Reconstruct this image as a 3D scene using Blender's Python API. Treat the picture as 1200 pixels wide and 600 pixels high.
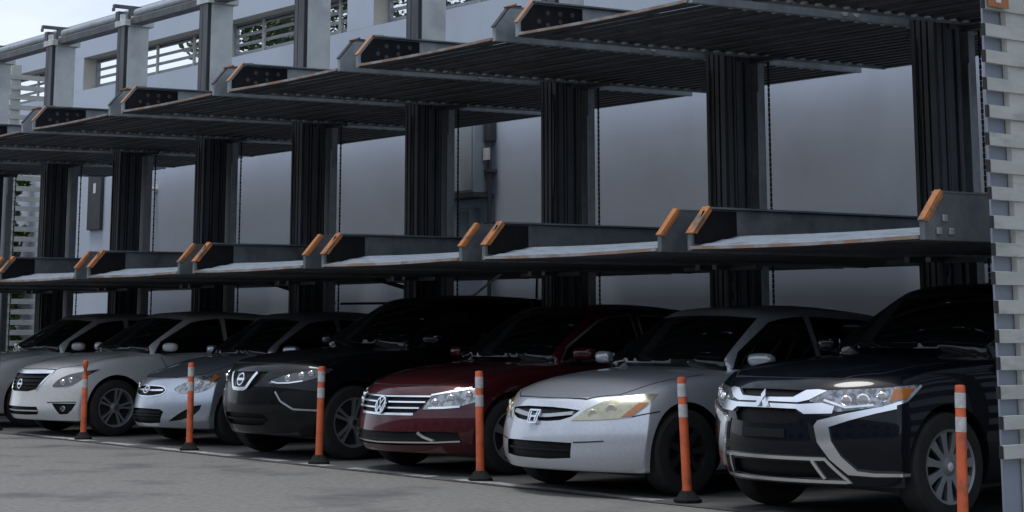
import bpy, bmesh, math, random
from mathutils import Vector, Matrix, geometry
from mathutils.bvhtree import BVHTree
R = math.radians
random.seed(7)
for o in list(bpy.data.objects): bpy.data.objects.remove(o)
SC = bpy.context.scene
COL = SC.collection

# ------------------------------------------------------------------ camera
FPX, PPY, PITCH, YAW = 2271.07, -33.1, 0.18194, 0.92105
CAM = Vector((23.795, -9.928, 1.2653))
fwd = Vector((-math.sin(YAW) * math.cos(PITCH), math.cos(YAW) * math.cos(PITCH), math.sin(PITCH)))
rgt = Vector((math.cos(YAW), math.sin(YAW), 0.0))
upv = rgt.cross(fwd)
cd = bpy.data.cameras.new('camera')
cd.sensor_fit = 'HORIZONTAL'; cd.sensor_width = 36.0
cd.lens = FPX * 36.0 / 1200.0
cd.shift_y = (PPY - 300.0) / 1200.0
cd.clip_start = 0.1; cd.clip_end = 3000
cam = bpy.data.objects.new('camera', cd); COL.objects.link(cam)
m = Matrix.Identity(4)
for i in range(3):
    m[i][0] = rgt[i]; m[i][1] = upv[i]; m[i][2] = -fwd[i]; m[i][3] = CAM[i]
cam.matrix_world = m
SC.camera = cam

# ------------------------------------------------------------------ sky, sun, exposure
SUN_EL, SUN_AZ = R(75), R(196)        # azimuth measured from +Y clockwise
w = bpy.data.worlds.new('World'); SC.world = w; w.use_nodes = True
nt = w.node_tree; nt.nodes.clear()
out = nt.nodes.new('ShaderNodeOutputWorld'); bg = nt.nodes.new('ShaderNodeBackground')
sky = nt.nodes.new('ShaderNodeTexSky'); sky.sky_type = 'NISHITA'; sky.sun_disc = False
sky.sun_elevation = SUN_EL; sky.sun_rotation = SUN_AZ; sky.dust_density = 2.0; sky.air_density = 1.0
tc = nt.nodes.new('ShaderNodeTexCoord')
mp = nt.nodes.new('ShaderNodeMapping'); mp.inputs['Scale'].default_value = (1, 1, 2.2)
nz = nt.nodes.new('ShaderNodeTexNoise'); nz.inputs['Scale'].default_value = 3.2; nz.inputs['Detail'].default_value = 8; nz.inputs['Roughness'].default_value = .55
cr = nt.nodes.new('ShaderNodeValToRGB'); cr.color_ramp.elements[0].position = .36; cr.color_ramp.elements[1].position = .62
cr.color_ramp.elements[0].color = (.35, .35, .35, 1)
mx = nt.nodes.new('ShaderNodeMix'); mx.data_type = 'RGBA'
mx.inputs['B'].default_value = (8.3, 9.2, 10.7, 1)       # cloud deck, same scale as the sky radiance
L = nt.links
L.new(tc.outputs['Generated'], mp.inputs['Vector']); L.new(mp.outputs['Vector'], nz.inputs['Vector'])
L.new(nz.outputs['Fac'], cr.inputs['Fac']); L.new(cr.outputs['Color'], mx.inputs['Factor'])
L.new(sky.outputs['Color'], mx.inputs['A']); L.new(mx.outputs['Result'], bg.inputs['Color'])
bg.inputs['Strength'].default_value = 0.10
L.new(bg.outputs['Background'], out.inputs['Surface'])
sl = bpy.data.lights.new('sun', 'SUN'); sl.energy = 1.35; sl.angle = R(16); sl.color = (1, .98, .95)
so = bpy.data.objects.new('sun', sl); COL.objects.link(so)
sd = Vector((math.sin(SUN_AZ) * math.cos(SUN_EL), math.cos(SUN_AZ) * math.cos(SUN_EL), math.sin(SUN_EL)))
so.rotation_euler = sd.to_track_quat('Z', 'Y').to_euler()
so.location = (0, 0, 30)
SC.view_settings.view_transform = 'Standard'; SC.view_settings.look = 'None'
SC.view_settings.gamma = 1; SC.view_settings.use_curve_mapping = False
SC.view_settings.exposure = 0.08
SC.render.engine = 'CYCLES'
try:
    SC.cycles.use_denoising = True
    SC.cycles.max_bounces = 8
except Exception: pass

# ------------------------------------------------------------------ materials
MATS = {}
def mat(name, base, rough=.5, metal=0., c2=None, nscale=3., nlo=.35, nhi=.65, bump=0., bscale=40., coat=0., spec=.5,
        c3=None, n3=.6, lo3=.5, hi3=.7, stretch=None, rvar=0., emit=None):
    if name in MATS: return MATS[name]
    M = bpy.data.materials.new(name); M.use_nodes = True
    t = M.node_tree; p = t.nodes['Principled BSDF']
    p.inputs['Base Color'].default_value = (*base, 1); p.inputs['Roughness'].default_value = rough
    p.inputs['Metallic'].default_value = metal; p.inputs['Coat Weight'].default_value = coat
    p.inputs['Coat Roughness'].default_value = .03
    p.inputs['Specular IOR Level'].default_value = spec
    g = t.nodes.new('ShaderNodeNewGeometry'); src = g.outputs['Position']
    if stretch:
        mpn = t.nodes.new('ShaderNodeMapping'); mpn.inputs['Scale'].default_value = stretch
        t.links.new(src, mpn.inputs['Vector']); src = mpn.outputs['Vector']
    last = None
    def noise(scale, det=6, vec=src):
        n = t.nodes.new('ShaderNodeTexNoise'); n.inputs['Scale'].default_value = scale; n.inputs['Detail'].default_value = det
        n.inputs['Roughness'].default_value = .6; t.links.new(vec, n.inputs['Vector']); return n
    if c2:
        n = noise(nscale); r = t.nodes.new('ShaderNodeValToRGB')
        r.color_ramp.elements[0].position = nlo; r.color_ramp.elements[1].position = nhi
        r.color_ramp.elements[0].color = (*base, 1); r.color_ramp.elements[1].color = (*c2, 1)
        t.links.new(n.outputs['Fac'], r.inputs['Fac']); last = r.outputs['Color']
        if rvar:
            mr = t.nodes.new('ShaderNodeMapRange'); mr.inputs['To Min'].default_value = rough - rvar; mr.inputs['To Max'].default_value = rough + rvar
            t.links.new(n.outputs['Fac'], mr.inputs['Value']); t.links.new(mr.outputs['Result'], p.inputs['Roughness'])
    if c3:
        n = noise(n3, 8); r = t.nodes.new('ShaderNodeValToRGB')
        r.color_ramp.elements[0].position = lo3; r.color_ramp.elements[1].position = hi3
        k = t.nodes.new('ShaderNodeMix'); k.data_type = 'RGBA'
        t.links.new(n.outputs['Fac'], r.inputs['Fac']); t.links.new(r.outputs['Color'], k.inputs['Factor'])
        if last: t.links.new(last, k.inputs['A'])
        else: k.inputs['A'].default_value = (*base, 1)
        k.inputs['B'].default_value = (*c3, 1); last = k.outputs['Result']
    if last: t.links.new(last, p.inputs['Base Color'])
    if bump:
        n = noise(bscale, 8); b = t.nodes.new('ShaderNodeBump'); b.inputs['Strength'].default_value = bump; b.inputs['Distance'].default_value = .01
        t.links.new(n.outputs['Fac'], b.inputs['Height']); t.links.new(b.outputs['Normal'], p.inputs['Normal'])
    MATS[name] = M
    return M

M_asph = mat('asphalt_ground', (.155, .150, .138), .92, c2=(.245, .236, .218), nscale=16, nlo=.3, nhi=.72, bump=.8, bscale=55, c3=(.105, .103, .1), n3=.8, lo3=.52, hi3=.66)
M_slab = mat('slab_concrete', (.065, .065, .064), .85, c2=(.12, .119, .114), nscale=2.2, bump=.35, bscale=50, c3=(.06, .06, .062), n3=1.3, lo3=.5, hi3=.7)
M_line = mat('faded_white_line', (.42, .42, .41), .8, c2=(.2, .2, .2), nscale=7, nlo=.42, nhi=.62, bump=.2)
M_wall = mat('painted_wall', (.51, .57, .66), .9, c2=(.475, .53, .615), nscale=.8, bump=.15, bscale=60, c3=(.43, .475, .55), n3=1.1, lo3=.52, hi3=.85, stretch=(1, 1, .7))
M_cream = mat('cream_reveal', (.52, .48, .40), .9, c2=(.45, .42, .36), nscale=3, bump=.1)
M_louv = mat('louvre_metal', (.24, .26, .28), .6, c2=(.30, .31, .33), nscale=8)
M_mull = mat('mullion_cream', (.42, .41, .38), .7, c2=(.33, .33, .31), nscale=9)
M_galv = mat('galvanised_steel', (.33, .37, .39), .5, .35, c2=(.45, .48, .50), nscale=14, rvar=.1, c3=(.26, .28, .29), n3=2.2, bump=.04, bscale=25)
M_head = mat('galvanised_post', (.54, .565, .56), .65, .0, c2=(.64, .665, .655), nscale=3.5, rvar=.08, c3=(.40, .42, .415), n3=2.6, lo3=.48, hi3=.75, bump=.05, bscale=30)
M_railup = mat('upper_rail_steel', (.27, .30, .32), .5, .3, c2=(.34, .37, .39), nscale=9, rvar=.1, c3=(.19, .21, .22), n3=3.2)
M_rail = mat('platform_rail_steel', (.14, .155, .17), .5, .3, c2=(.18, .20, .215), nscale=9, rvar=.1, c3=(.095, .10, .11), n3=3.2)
M_lip = mat('platform_lip_steel', (.33, .39, .47), .42, .3, c2=(.42, .49, .57), nscale=12, c3=(.2, .225, .25), n3=4.5, stretch=(1, 5, 5), rvar=.08)
M_deck = mat('deck_steel', (.055, .058, .064), .6, .35, c2=(.085, .09, .096), nscale=6, c3=(.035, .034, .034), n3=2.2, bump=.08)
M_black = mat('black_painted_steel', (.020, .022, .026), .55, .1, c2=(.036, .038, .043), nscale=7, c3=(.055, .05, .045), n3=3.0, lo3=.58, hi3=.75, bump=.1, stretch=(1, 1, .25))
M_colm = mat('column_steel', (.075, .08, .088), .5, .3, c2=(.12, .125, .135), nscale=7, c3=(.045, .046, .05), n3=3.0, stretch=(1, 1, .2))
M_orange = mat('worn_orange_paint', (.46, .17, .045), .65, c2=(.34, .13, .045), nscale=9, c3=(.14, .10, .075), n3=9, lo3=.50, hi3=.62, bump=.15)
M_rust = mat('rusty_edge_paint', (.30, .19, .135), .7, c2=(.20, .15, .125), nscale=10, c3=(.33, .32, .31), n3=5, lo3=.46, hi3=.60, bump=.1)
M_rusto = mat('faded_orange_edge', (.44, .20, .09), .65, c2=(.36, .17, .09), nscale=8, c3=(.22, .15, .11), n3=8, lo3=.5, hi3=.68)
M_stud = mat('bright_zinc', (.72, .72, .70), .4, .2)
M_inner = mat('black_liner', (.007, .007, .008), .8, c2=(.012, .011, .012), nscale=12, spec=.15)
M_bolt = mat('zinc_bolt', (.40, .40, .39), .4, .5)
M_chain = mat('oiled_chain', (.012, .012, .013), .5, .4)
M_slat = mat('weathered_slat', (.42, .43, .39), .8, c2=(.52, .53, .49), nscale=4, c3=(.27, .28, .24), n3=5.5, lo3=.55, hi3=.8, bump=.15, bscale=60, stretch=(1, .5, 2))
M_slatend = mat('slat_end_shadow', (.02, .02, .022), .7)  # near-black: the shadow on the slat ends is put into this colour
M_plate = mat('blue_grey_plate', (.25, .28, .34), .6, .1, c2=(.29, .32, .38), nscale=4)
M_bol = mat('bollard_orange', (.64, .125, .04), .5, c2=(.52, .10, .035), nscale=9, c3=(.26, .085, .05), n3=9, lo3=.52, hi3=.72)
M_band = mat('reflective_band', (.62, .62, .62), .45, c2=(.46, .46, .46), nscale=30, c3=(.3, .28, .27), n3=16, lo3=.55, hi3=.75)
M_rub = mat('black_rubber', (.010, .010, .010), .85, c2=(.018, .018, .018), nscale=9, bump=.1, spec=.2)
M_tyre = mat('tyre_rubber', (.013, .013, .014), .8, c2=(.025, .024, .023), nscale=12)
M_alloy = mat('alloy_rim', (.36, .37, .39), .33, .6, c2=(.36, .37, .38), nscale=20)
M_steelrim = mat('dark_rim', (.03, .03, .032), .5, .3)
M_hub = mat('brake_dark', (.02, .02, .021), .7)
M_chrome = mat('chrome_trim', (.88, .90, .93), .24, 1.)
M_plast = mat('black_plastic', (.007, .007, .008), .55, c2=(.011, .011, .012), nscale=60, spec=.2)
M_glass = mat('tinted_glass', (.004, .005, .006), .05, spec=.5)
M_seam = mat('panel_gap', (.004, .004, .004), .8)
M_lampdark = mat('headlight_housing', (.075, .08, .088), .15, .4, c2=(.05, .055, .06), nscale=26, coat=1.)
M_lampgrey = mat('headlight_lens', (.34, .36, .39), .14, .6, c2=(.13, .14, .155), nscale=22, nlo=.46, nhi=.56, coat=1.)
M_lampyel = mat('yellowed_headlight_lens', (.46, .45, .33), .22, .35, c2=(.24, .24, .19), nscale=9, coat=1.)
M_bowl = mat('reflector_bowl', (.85, .86, .88), .12, .8, coat=1.)
M_amber = mat('amber_reflector', (.38, .12, .015), .2, coat=1.)
M_leaf = mat('leaf_green', (.05, .10, .025), .6, c2=(.11, .15, .04), nscale=2.5)
M_leaf2 = mat('leaf_dark', (.03, .06, .02), .6, c2=(.06, .09, .03), nscale=2.5)
M_bark = mat('bark', (.10, .08, .06), .9, c2=(.16, .13, .1), nscale=9, bump=.4)
M_wht = mat('white_enamel', (.7, .7, .69), .5, c2=(.6, .6, .59), nscale=9)
M_signo = mat('orange_sign_face', (.42, .16, .06), .6, c2=(.36, .13, .05), nscale=8)
M_cab = mat('grey_cabinet', (.40, .45, .48), .6, c2=(.35, .40, .43), nscale=2.5)
M_panel = mat('dark_panel', (.035, .037, .042), .5, c2=(.05, .05, .055), nscale=3)
def paint(name, c, metal=.4, rough=.35, dust=None, dl=.62, dh=.95):
    dust = dust or tuple(v * .7 + .008 for v in c)
    return mat(name, c, rough, metal, spec=.12 if max(c) < .1 else .5, c2=tuple(v * .9 for v in c), nscale=40, coat=.55 if max(c) < .03 else .9, c3=tuple(a * .7 + b * .3 for a, b in zip(c, dust)), n3=2.2, lo3=dl, hi3=dh)

# ------------------------------------------------------------------ mesh helpers
class MB:
    def __init__(s): s.v = []; s.f = []
    def box(s, x0, x1, y0, y1, z0, z1):
        n = len(s.v)
        s.v += [(x, y, z) for z in (z0, z1) for y in (y0, y1) for x in (x0, x1)]
        s.f += [tuple(n + i for i in q) for q in ((0, 2, 3, 1), (4, 5, 7, 6), (0, 1, 5, 4), (2, 6, 7, 3), (0, 4, 6, 2), (1, 3, 7, 5))]
        return s
    def prism(s, pts, axis, a, b):
        """pts: 2-D outline; extruded along axis from a to b (axis x: pts=(y,z); y: (x,z); z: (x,y))"""
        n = len(s.v); k = len(pts)
        def P(p, t):
            return (t, p[0], p[1]) if axis == 'x' else (p[0], t, p[1]) if axis == 'y' else (p[0], p[1], t)
        s.v += [P(p, a) for p in pts] + [P(p, b) for p in pts]
        s.f.append(tuple(n + i for i in range(k))[::-1]); s.f.append(tuple(n + k + i for i in range(k)))
        for i in range(k):
            j = (i + 1) % k; s.f.append((n + i, n + j, n + k + j, n + k + i))
        return s
    def tube(s, pts, r, seg=10, r2=None):
        pts = [Vector(p) for p in pts]; n0 = len(s.v); K = len(pts)
        for i, p in enumerate(pts):
            d = (pts[min(i + 1, K - 1)] - pts[max(i - 1, 0)]).normalized()
            a = d.orthogonal().normalized() if abs(d.z) < .95 else Vector((1, 0, 0))
            a = (a - d * a.dot(d)).normalized(); b = d.cross(a)
            rr = r if r2 is None else r + (r2 - r) * i / (K - 1)
            for j in range(seg):
                t = 2 * math.pi * j / seg
                s.v.append(tuple(p + (a * math.cos(t) + b * math.sin(t)) * rr))
        for i in range(K - 1):
            for j in range(seg):
                q = (j + 1) % seg
                s.f.append((n0 + i * seg + j, n0 + i * seg + q, n0 + (i + 1) * seg + q, n0 + (i + 1) * seg + j))
        s.f.append(tuple(n0 + j for j in range(seg))[::-1]); s.f.append(tuple(n0 + (K - 1) * seg + j for j in range(seg)))
        return s
    def lathe(s, prof, axis='z', c=(0, 0, 0), seg=20):
        """prof: (r, h) list revolved about axis"""
        n0 = len(s.v); K = len(prof)
        for r, h in prof:
            for j in range(seg):
                t = 2 * math.pi * j / seg; a, b = r * math.cos(t), r * math.sin(t)
                q = (a, b, h) if axis == 'z' else (h, a, b) if axis == 'x' else (a, h, b)
                s.v.append((q[0] + c[0], q[1] + c[1], q[2] + c[2]))
        for i in range(K - 1):
            for j in range(seg):
                q = (j + 1) % seg
                s.f.append((n0 + i * seg + j, n0 + i * seg + q, n0 + (i + 1) * seg + q, n0 + (i + 1) * seg + j))
        if prof[0] == prof[-1]: return s
        if prof[0][0] > 1e-5: s.f.append(tuple(n0 + j for j in range(seg))[::-1])
        if prof[-1][0] > 1e-5: s.f.append(tuple(n0 + (K - 1) * seg + j for j in range(seg)))
        return s
    def mesh(s, name, m, smooth=0, bevel=0, fix=True):
        me = bpy.data.meshes.new(name); me.from_pydata(s.v, [], s.f)
        bm = bmesh.new(); bm.from_mesh(me)
        bmesh.ops.remove_doubles(bm, verts=bm.verts, dist=1e-5)
        if fix: bmesh.ops.recalc_face_normals(bm, faces=bm.faces)
        if bevel:
            ed = [e for e in bm.edges if len(e.link_faces) == 2 and e.calc_face_angle(0) > .5]
            bmesh.ops.bevel(bm, geom=ed, offset=bevel, segments=1, affect='EDGES', clamp_overlap=True)
        bm.to_mesh(me); bm.free()
        if m: me.materials.append(m)
        if smooth:
            for p in me.polygons: p.use_smooth = True
            me.set_sharp_from_angle(angle=R(smooth))
        return me
    def build(s, name, m, parent=None, **kw):
        return link(name, s.mesh(name, m, **kw), parent)
def link(name, me, parent=None, loc=None):
    o = bpy.data.objects.new(name, me); COL.objects.link(o)
    if parent: o.parent = parent
    if loc: o.location = loc
    return o
def tag(o, label, cat=None, group=None, kind=None):
    if label: o['label'] = label
    if cat: o['category'] = cat
    if group: o['group'] = group
    if kind: o['kind'] = kind
    return o
def thing(name, label, cat, loc, group=None):
    o = bpy.data.objects.new(name, None); COL.objects.link(o); o.location = loc; o.empty_display_size = .2; o['kind'] = 'thing'
    return tag(o, label, cat, group)
def copy_tree(o, parent=None):
    c = o.copy(); COL.objects.link(c)
    if parent: c.parent = parent
    for ch in o.children: copy_tree(ch, c)
    return c

P = 2.5726            # bay pitch; bay boundary k stands at x = k*P
YWALL = 5.5
XL, XR = -11.3, 6 * P + .2

# ------------------------------------------------------------------ ground
def sheet(name, x0, x1, y0, y1, z, m):
    o = MB(); o.v = [(x0, y0, z), (x1, y0, z), (x1, y1, z), (x0, y1, z)]; o.f = [(0, 1, 2, 3)]
    return o.build(name, m)
tag(sheet('ground', -600, 600, -600, 600, 0, M_asph), 'grey worn asphalt yard in front of the parking lifts', kind='structure')
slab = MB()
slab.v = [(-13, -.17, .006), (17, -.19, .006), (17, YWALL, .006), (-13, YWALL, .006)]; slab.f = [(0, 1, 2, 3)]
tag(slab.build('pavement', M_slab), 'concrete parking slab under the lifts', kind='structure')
ln = MB()
x = -12.8
while x < 16.8:                      # worn stripe with a ragged edge
    xe = x + random.uniform(.25, .5); a, b = -.12 - random.uniform(0, .03), .0 + random.uniform(0, .03)
    if random.random() < .28: x = xe; continue
    n = len(ln.v); ln.v += [(x, a, .010), (xe, a, .010), (xe, b, .010), (x, b, .010)]; ln.f.append((n, n + 1, n + 2, n + 3)); x = xe
tag(ln.build('painted_line', M_line), 'faded white painted line along the front of the parking bays', kind='structure')

# ------------------------------------------------------------------ building wall with louvred openings
wl = thing('boundary_wall', 'pale blue-grey rendered wall with a row of louvred openings behind the lifts', 'wall', (0, YWALL, 0))
WT, ZB, ZT, WTOP = .35, 5.64, 6.26, 6.86
wins = [(-14.6, -10.6), (-9.79, -5.2), (-4.5, -.6), (.12, 4.3), (5.1, 9.2), (10, 14.1)]
XA, XB = -30.0, 24.0
MB().box(XA, XB, 0, WT, 0, ZB).build('lower_wall', M_wall, wl)
MB().box(XA, XB, 0, WT, ZT, WTOP).build('upper_wall', M_wall, wl)
MB().box(XA, XB, -.04, WT + .04, WTOP, WTOP + .07).build('coping', M_wall, wl, bevel=.01)
e = XA
for a, b in wins + [(XB, XB)]:
    MB().box(e, a, 0, WT, ZB + .002, ZT - .002).build('pier', M_wall, wl); e = b
for a, b in wins:
    fr = MB()
    fr.box(a + .002, a + .05, WT - .09, WT - .03, ZB, ZT).box(b - .05, b - .002, WT - .09, WT - .03, ZB, ZT)
    fr.box(a + .05, b - .05, WT - .09, WT - .03, ZB, ZB + .035).box(a + .05, b - .05, WT - .09, WT - .03, ZT - .035, ZT)
    f = fr.build('window_frame', M_louv, wl)
    MB().box(a + .001, a + .006, .01, WT - .1, ZB + .004, ZT - .004).build('reveal', M_cream, f)
    MB().box(a + .008, b - .004, .01, WT - .1, ZT - .006, ZT - .001).build('reveal', M_cream, f)
    n = 3; st = (b - a) / (n + .35)
    for i in range(1, n + 1):
        xx = a + st * (i - .15); MB().box(xx - .03, xx + .03, WT - .12, WT - .088, ZB + .035, ZT - .035).build('mullion', M_mull, f)
    for i in range(4):
        zc = ZB + .075 + i * .15
        me = MB().prism([(WT - .085, zc - .005), (WT - .02, zc + .055), (WT - .028, zc + .068), (WT - .093, zc + .008)], 'x', a + .05, b - .05)
        me.build('louvre_blade', M_louv, f)
# things fixed to the wall
c = thing('wall_cabinet', 'large grey electrical cabinet on the wall beside a conduit pole', 'cabinet', (2.66, YWALL, 3.0))
MB().box(-.44, .36, -.28, -.004, .03, 1.45).build('housing', M_cab, c, bevel=.012)
MB().box(-.41, .33, -.30, -.282, .06, 1.42).build('door', M_cab, c, bevel=.006)
MB().box(-.5, .44, -.34, -.002, -.03, .02).build('shelf', M_colm, c)
cp = thing('conduit_pole', 'thin dark conduit pole with small white tag on the wall', 'conduit', (3.1, YWALL, 0))
MB().tube([(0, -.08, .02), (0, -.08, 4.05)], .028, 8).build('pipe', M_colm, cp, smooth=40)
MB().box(-.06, .06, -.14, -.004, 3.7, 4.05).build('weatherhead', M_panel, cp, bevel=.02)
MB().box(-.05, .07, -.15, -.12, 3.46, 3.62).build('tag', M_wht, cp)
for z in (1.6, 2.6, 3.3): MB().box(-.07, .07, -.12, -.002, z, z + .04).build('clamp', M_colm, cp)
mb = thing('meter_box', 'small grey meter box on the wall below the cabinet', 'box', (2.62, YWALL, 2.3))
MB().box(-.11, .17, -.18, -.004, 0, .55).build('housing', M_cab, mb, bevel=.01)
MB().box(-.08, .14, -.20, -.182, .04, .5).build('cover', M_plate, mb, bevel=.005)
pn = thing('service_cabinet', 'tall dark panel door with pale notice on the wall, far left', 'panel', (-8.98, YWALL, 3.02))
MB().box(-.27, .27, -.07, -.004, 0, 1.02).build('door', M_panel, pn, bevel=.008)
MB().box(-.03, .07, -.076, -.071, .66, .84).build('notice', M_wht, pn)
MB().box(-.30, .30, -.05, -.003, 1.022, 1.06).build('frame', M_cab, pn)
br = thing('wall_bracket', 'short white pipe stub sticking out of the wall', 'pipe', (-6.65, YWALL, 3.63))
MB().tube([(0, -.004, 0), (0, -.35, 0), (0, -.38, -.02)], .035, 8).build('stub', M_wht, br, smooth=40)
MB().tube([(0, -.012, 0), (0, -.003, 0)], .07, 10).build('flange', M_wht, br)
for i, (xx, lab) in enumerate([(4.05, 'loose black cable hanging down the wall beside the conduit pole, left one'), (4.35, 'loose black cable hanging down the wall beside the conduit pole, right one'), (1.6, 'thin black cable hanging on the wall between the black crossover and red sedan')]):
    q = [(xx + .03 * math.sin(z * 3 + i), YWALL - .015, z) for z in [.2 + .16 * j for j in range(12)]]
    tag(MB().tube(q, .012, 6).build('cable', M_rub, smooth=60), lab, 'cable', 'cables on the wall')

# ------------------------------------------------------------------ unseen building added behind the camera: shades the cars, gives them a reflection
ob = thing('added_shade_building', 'unseen two storey building added across the yard to shade the cars', 'building', (8, -23, 0))
M_ob = mat('shade_building_render', (.22, .22, .21), .9, c2=(.27, .27, .26), nscale=.6, c3=(.13, .13, .13), n3=1.0, stretch=(1, 1, .3), bump=.1)
MB().box(-48, 48, -9, 0, 0, 6.6).build('wall', M_ob, ob)
MB().box(-48.2, 48.2, -9.2, .2, 6.602, 6.9).build('parapet', M_ob, ob)
wm = MB().box(-.8, .8, .002, .05, -.7, .7).mesh('window', M_glass); wf = MB().box(-.9, .9, .002, .09, -.82, -.72).mesh('sill', M_cream)
for i in range(26):
    for z in (1.7, 4.7):
        wo = link('window', wm, ob, (-45 + i * 3.6, 0, z)); link('sill', wf, wo)

# ------------------------------------------------------------------ slatted screens at both ends
def screen(name, label, x, y0, n_slats, z0, pitch, slat_h, length, bar_y, plate):
    s = thing(name, label, 'screen', (x, y0, 0))
    top = z0 + n_slats * pitch
    for by in bar_y:
        MB().box(.0, .05, by, by + .2, 0, top + .1).build('post', M_slat, s, bevel=.004)
    if plate:
        MB().box(-.02, -.004, .0, bar_y[0] + .06, 0, top + .1).build('plate', M_plate, s)
    for i in range(n_slats):
        z = z0 + i * pitch + random.uniform(-.006, .006); tl = random.uniform(-.006, .006)
        q = []; seg = 8; fo = -.085 + random.uniform(-.01, .01)
        b = MB(); n = 0
        for j in range(seg + 1):
            yy = fo + length * j / seg; xo = .056 + .010 * math.cos(j * math.pi)
            zz = z + tl * j / seg
            b.v += [(xo, yy, zz), (xo + .018, yy, zz + .003), (xo + .018, yy, zz + slat_h - .003), (xo, yy, zz + slat_h)]
        for j in range(seg):
            for k in range(4):
                l = (k + 1) % 4; b.f.append((j * 4 + k, j * 4 + l, j * 4 + 4 + l, j * 4 + 4 + k))
        b.f.append((0, 1, 2, 3)); b.f.append(tuple(seg * 4 + k for k in (3, 2, 1, 0)))
        so_ = b.build('slat', M_slat, s, smooth=30)
        MB().box(.056, .080, fo - .016, fo - .002, z + .004, z + slat_h - .004).build('shaded_end_cap', M_slatend, so_)
    return s
rs = screen('slatted_screen', 'tall pale slatted screen standing at the right edge beside the dark SUV', XR, .17, 30, .46, .179, .088, 2.6, (.17, 1.1, 2.1), True)
sg = thing('sign', 'small orange sign with white markings on top of the slatted screen', 'sign', (XR + .10, .10, 3.335))
MB().box(0, .008, 0, .2, 0, .32).build('board', M_signo, sg)
for i in range(4): MB().box(.009, .011, .07, .12, .03 + i * .055, .07 + i * .055).build('marking', M_wht, sg)
screen('slatted_screen', 'distant pale slatted screen at the far left end of the lifts', XL, 4.35, 27, .95, .192, .095, 1.1, (.35,), False)

# ------------------------------------------------------------------ bollards
bol_tilt = {1: (.01, .012), 2: (-.008, 0), 3: (.010, -.01), 4: (-.016, .008), 5: (-.040, .012), 6: (.014, -.01), 0: (0, 0)}
cars_txt = {-2: 'third bay from the far left', -1: 'second bay from the far left', 0: 'half hidden pale sedan at far left', 1: 'white sedan', 2: 'small silver sedan', 3: 'black crossover',
            4: 'dark red sedan', 5: 'silver sedan with yellowed headlight', 6: 'dark blue SUV with chrome trim'}
base_me = MB().lathe([(.001, 0), (.105, 0), (.105, .018), (.085, .03), (.056, .07), (.048, .08), (.001, .08)], seg=8).mesh('base', M_rub, smooth=25)
post_me = MB().lathe([(.001, .075), (.038, .075), (.035, .12), (.033, .885), (.029, .897), (.001, .90)], seg=20).mesh('post', M_bol, smooth=40)
band_me = MB().lathe([(.0325, 0), (.0350, .001), (.0350, .094), (.0325, .095)], seg=20).mesh('band', M_band, smooth=40)
hole_me = MB().lathe([(.0362, 0), (.0375, .0005), (.0375, .03), (.0362, .031)], seg=20).mesh('neck', M_bol, smooth=40)
def bollard(k):
    lab = {0: 'orange delineator post cut by the left edge of the picture', 1: 'orange delineator post beside the white sedan, with narrow knobbed top',
           2: 'orange delineator post in front of the small silver sedan', 3: 'orange delineator post beside the black crossover',
           4: 'orange delineator post between dark red sedan and silver sedan', 5: 'orange delineator post between silver sedan and dark SUV',
           6: 'orange delineator post before the SUV front wheel, cut by the bottom edge'}[k]
    b = thing('delineator_post', lab, 'bollard', (k * P, 0, .011), 'orange delineator posts along the bays')
    link('base', base_me, b)
    if k == 1:
        po = MB().lathe([(.001, .075), (.038, .075), (.035, .12), (.033, .70), (.022, .715), (.020, .80), (.030, .815), (.033, .85), (.025, .885), (.001, .90)], seg=20).build('post', M_bol, b, smooth=40)
        bb = link('reflective_band', band_me, po, (0, 0, .58))
    else:
        po = link('post', post_me, b)
        link('reflective_band', band_me, po, (0, 0, .755)); link('reflective_band', band_me, po, (0, 0, .605))
    po.rotation_euler = (bol_tilt[k][1], bol_tilt[k][0], 0)
for k in range(0, 7): bollard(k)

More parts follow.
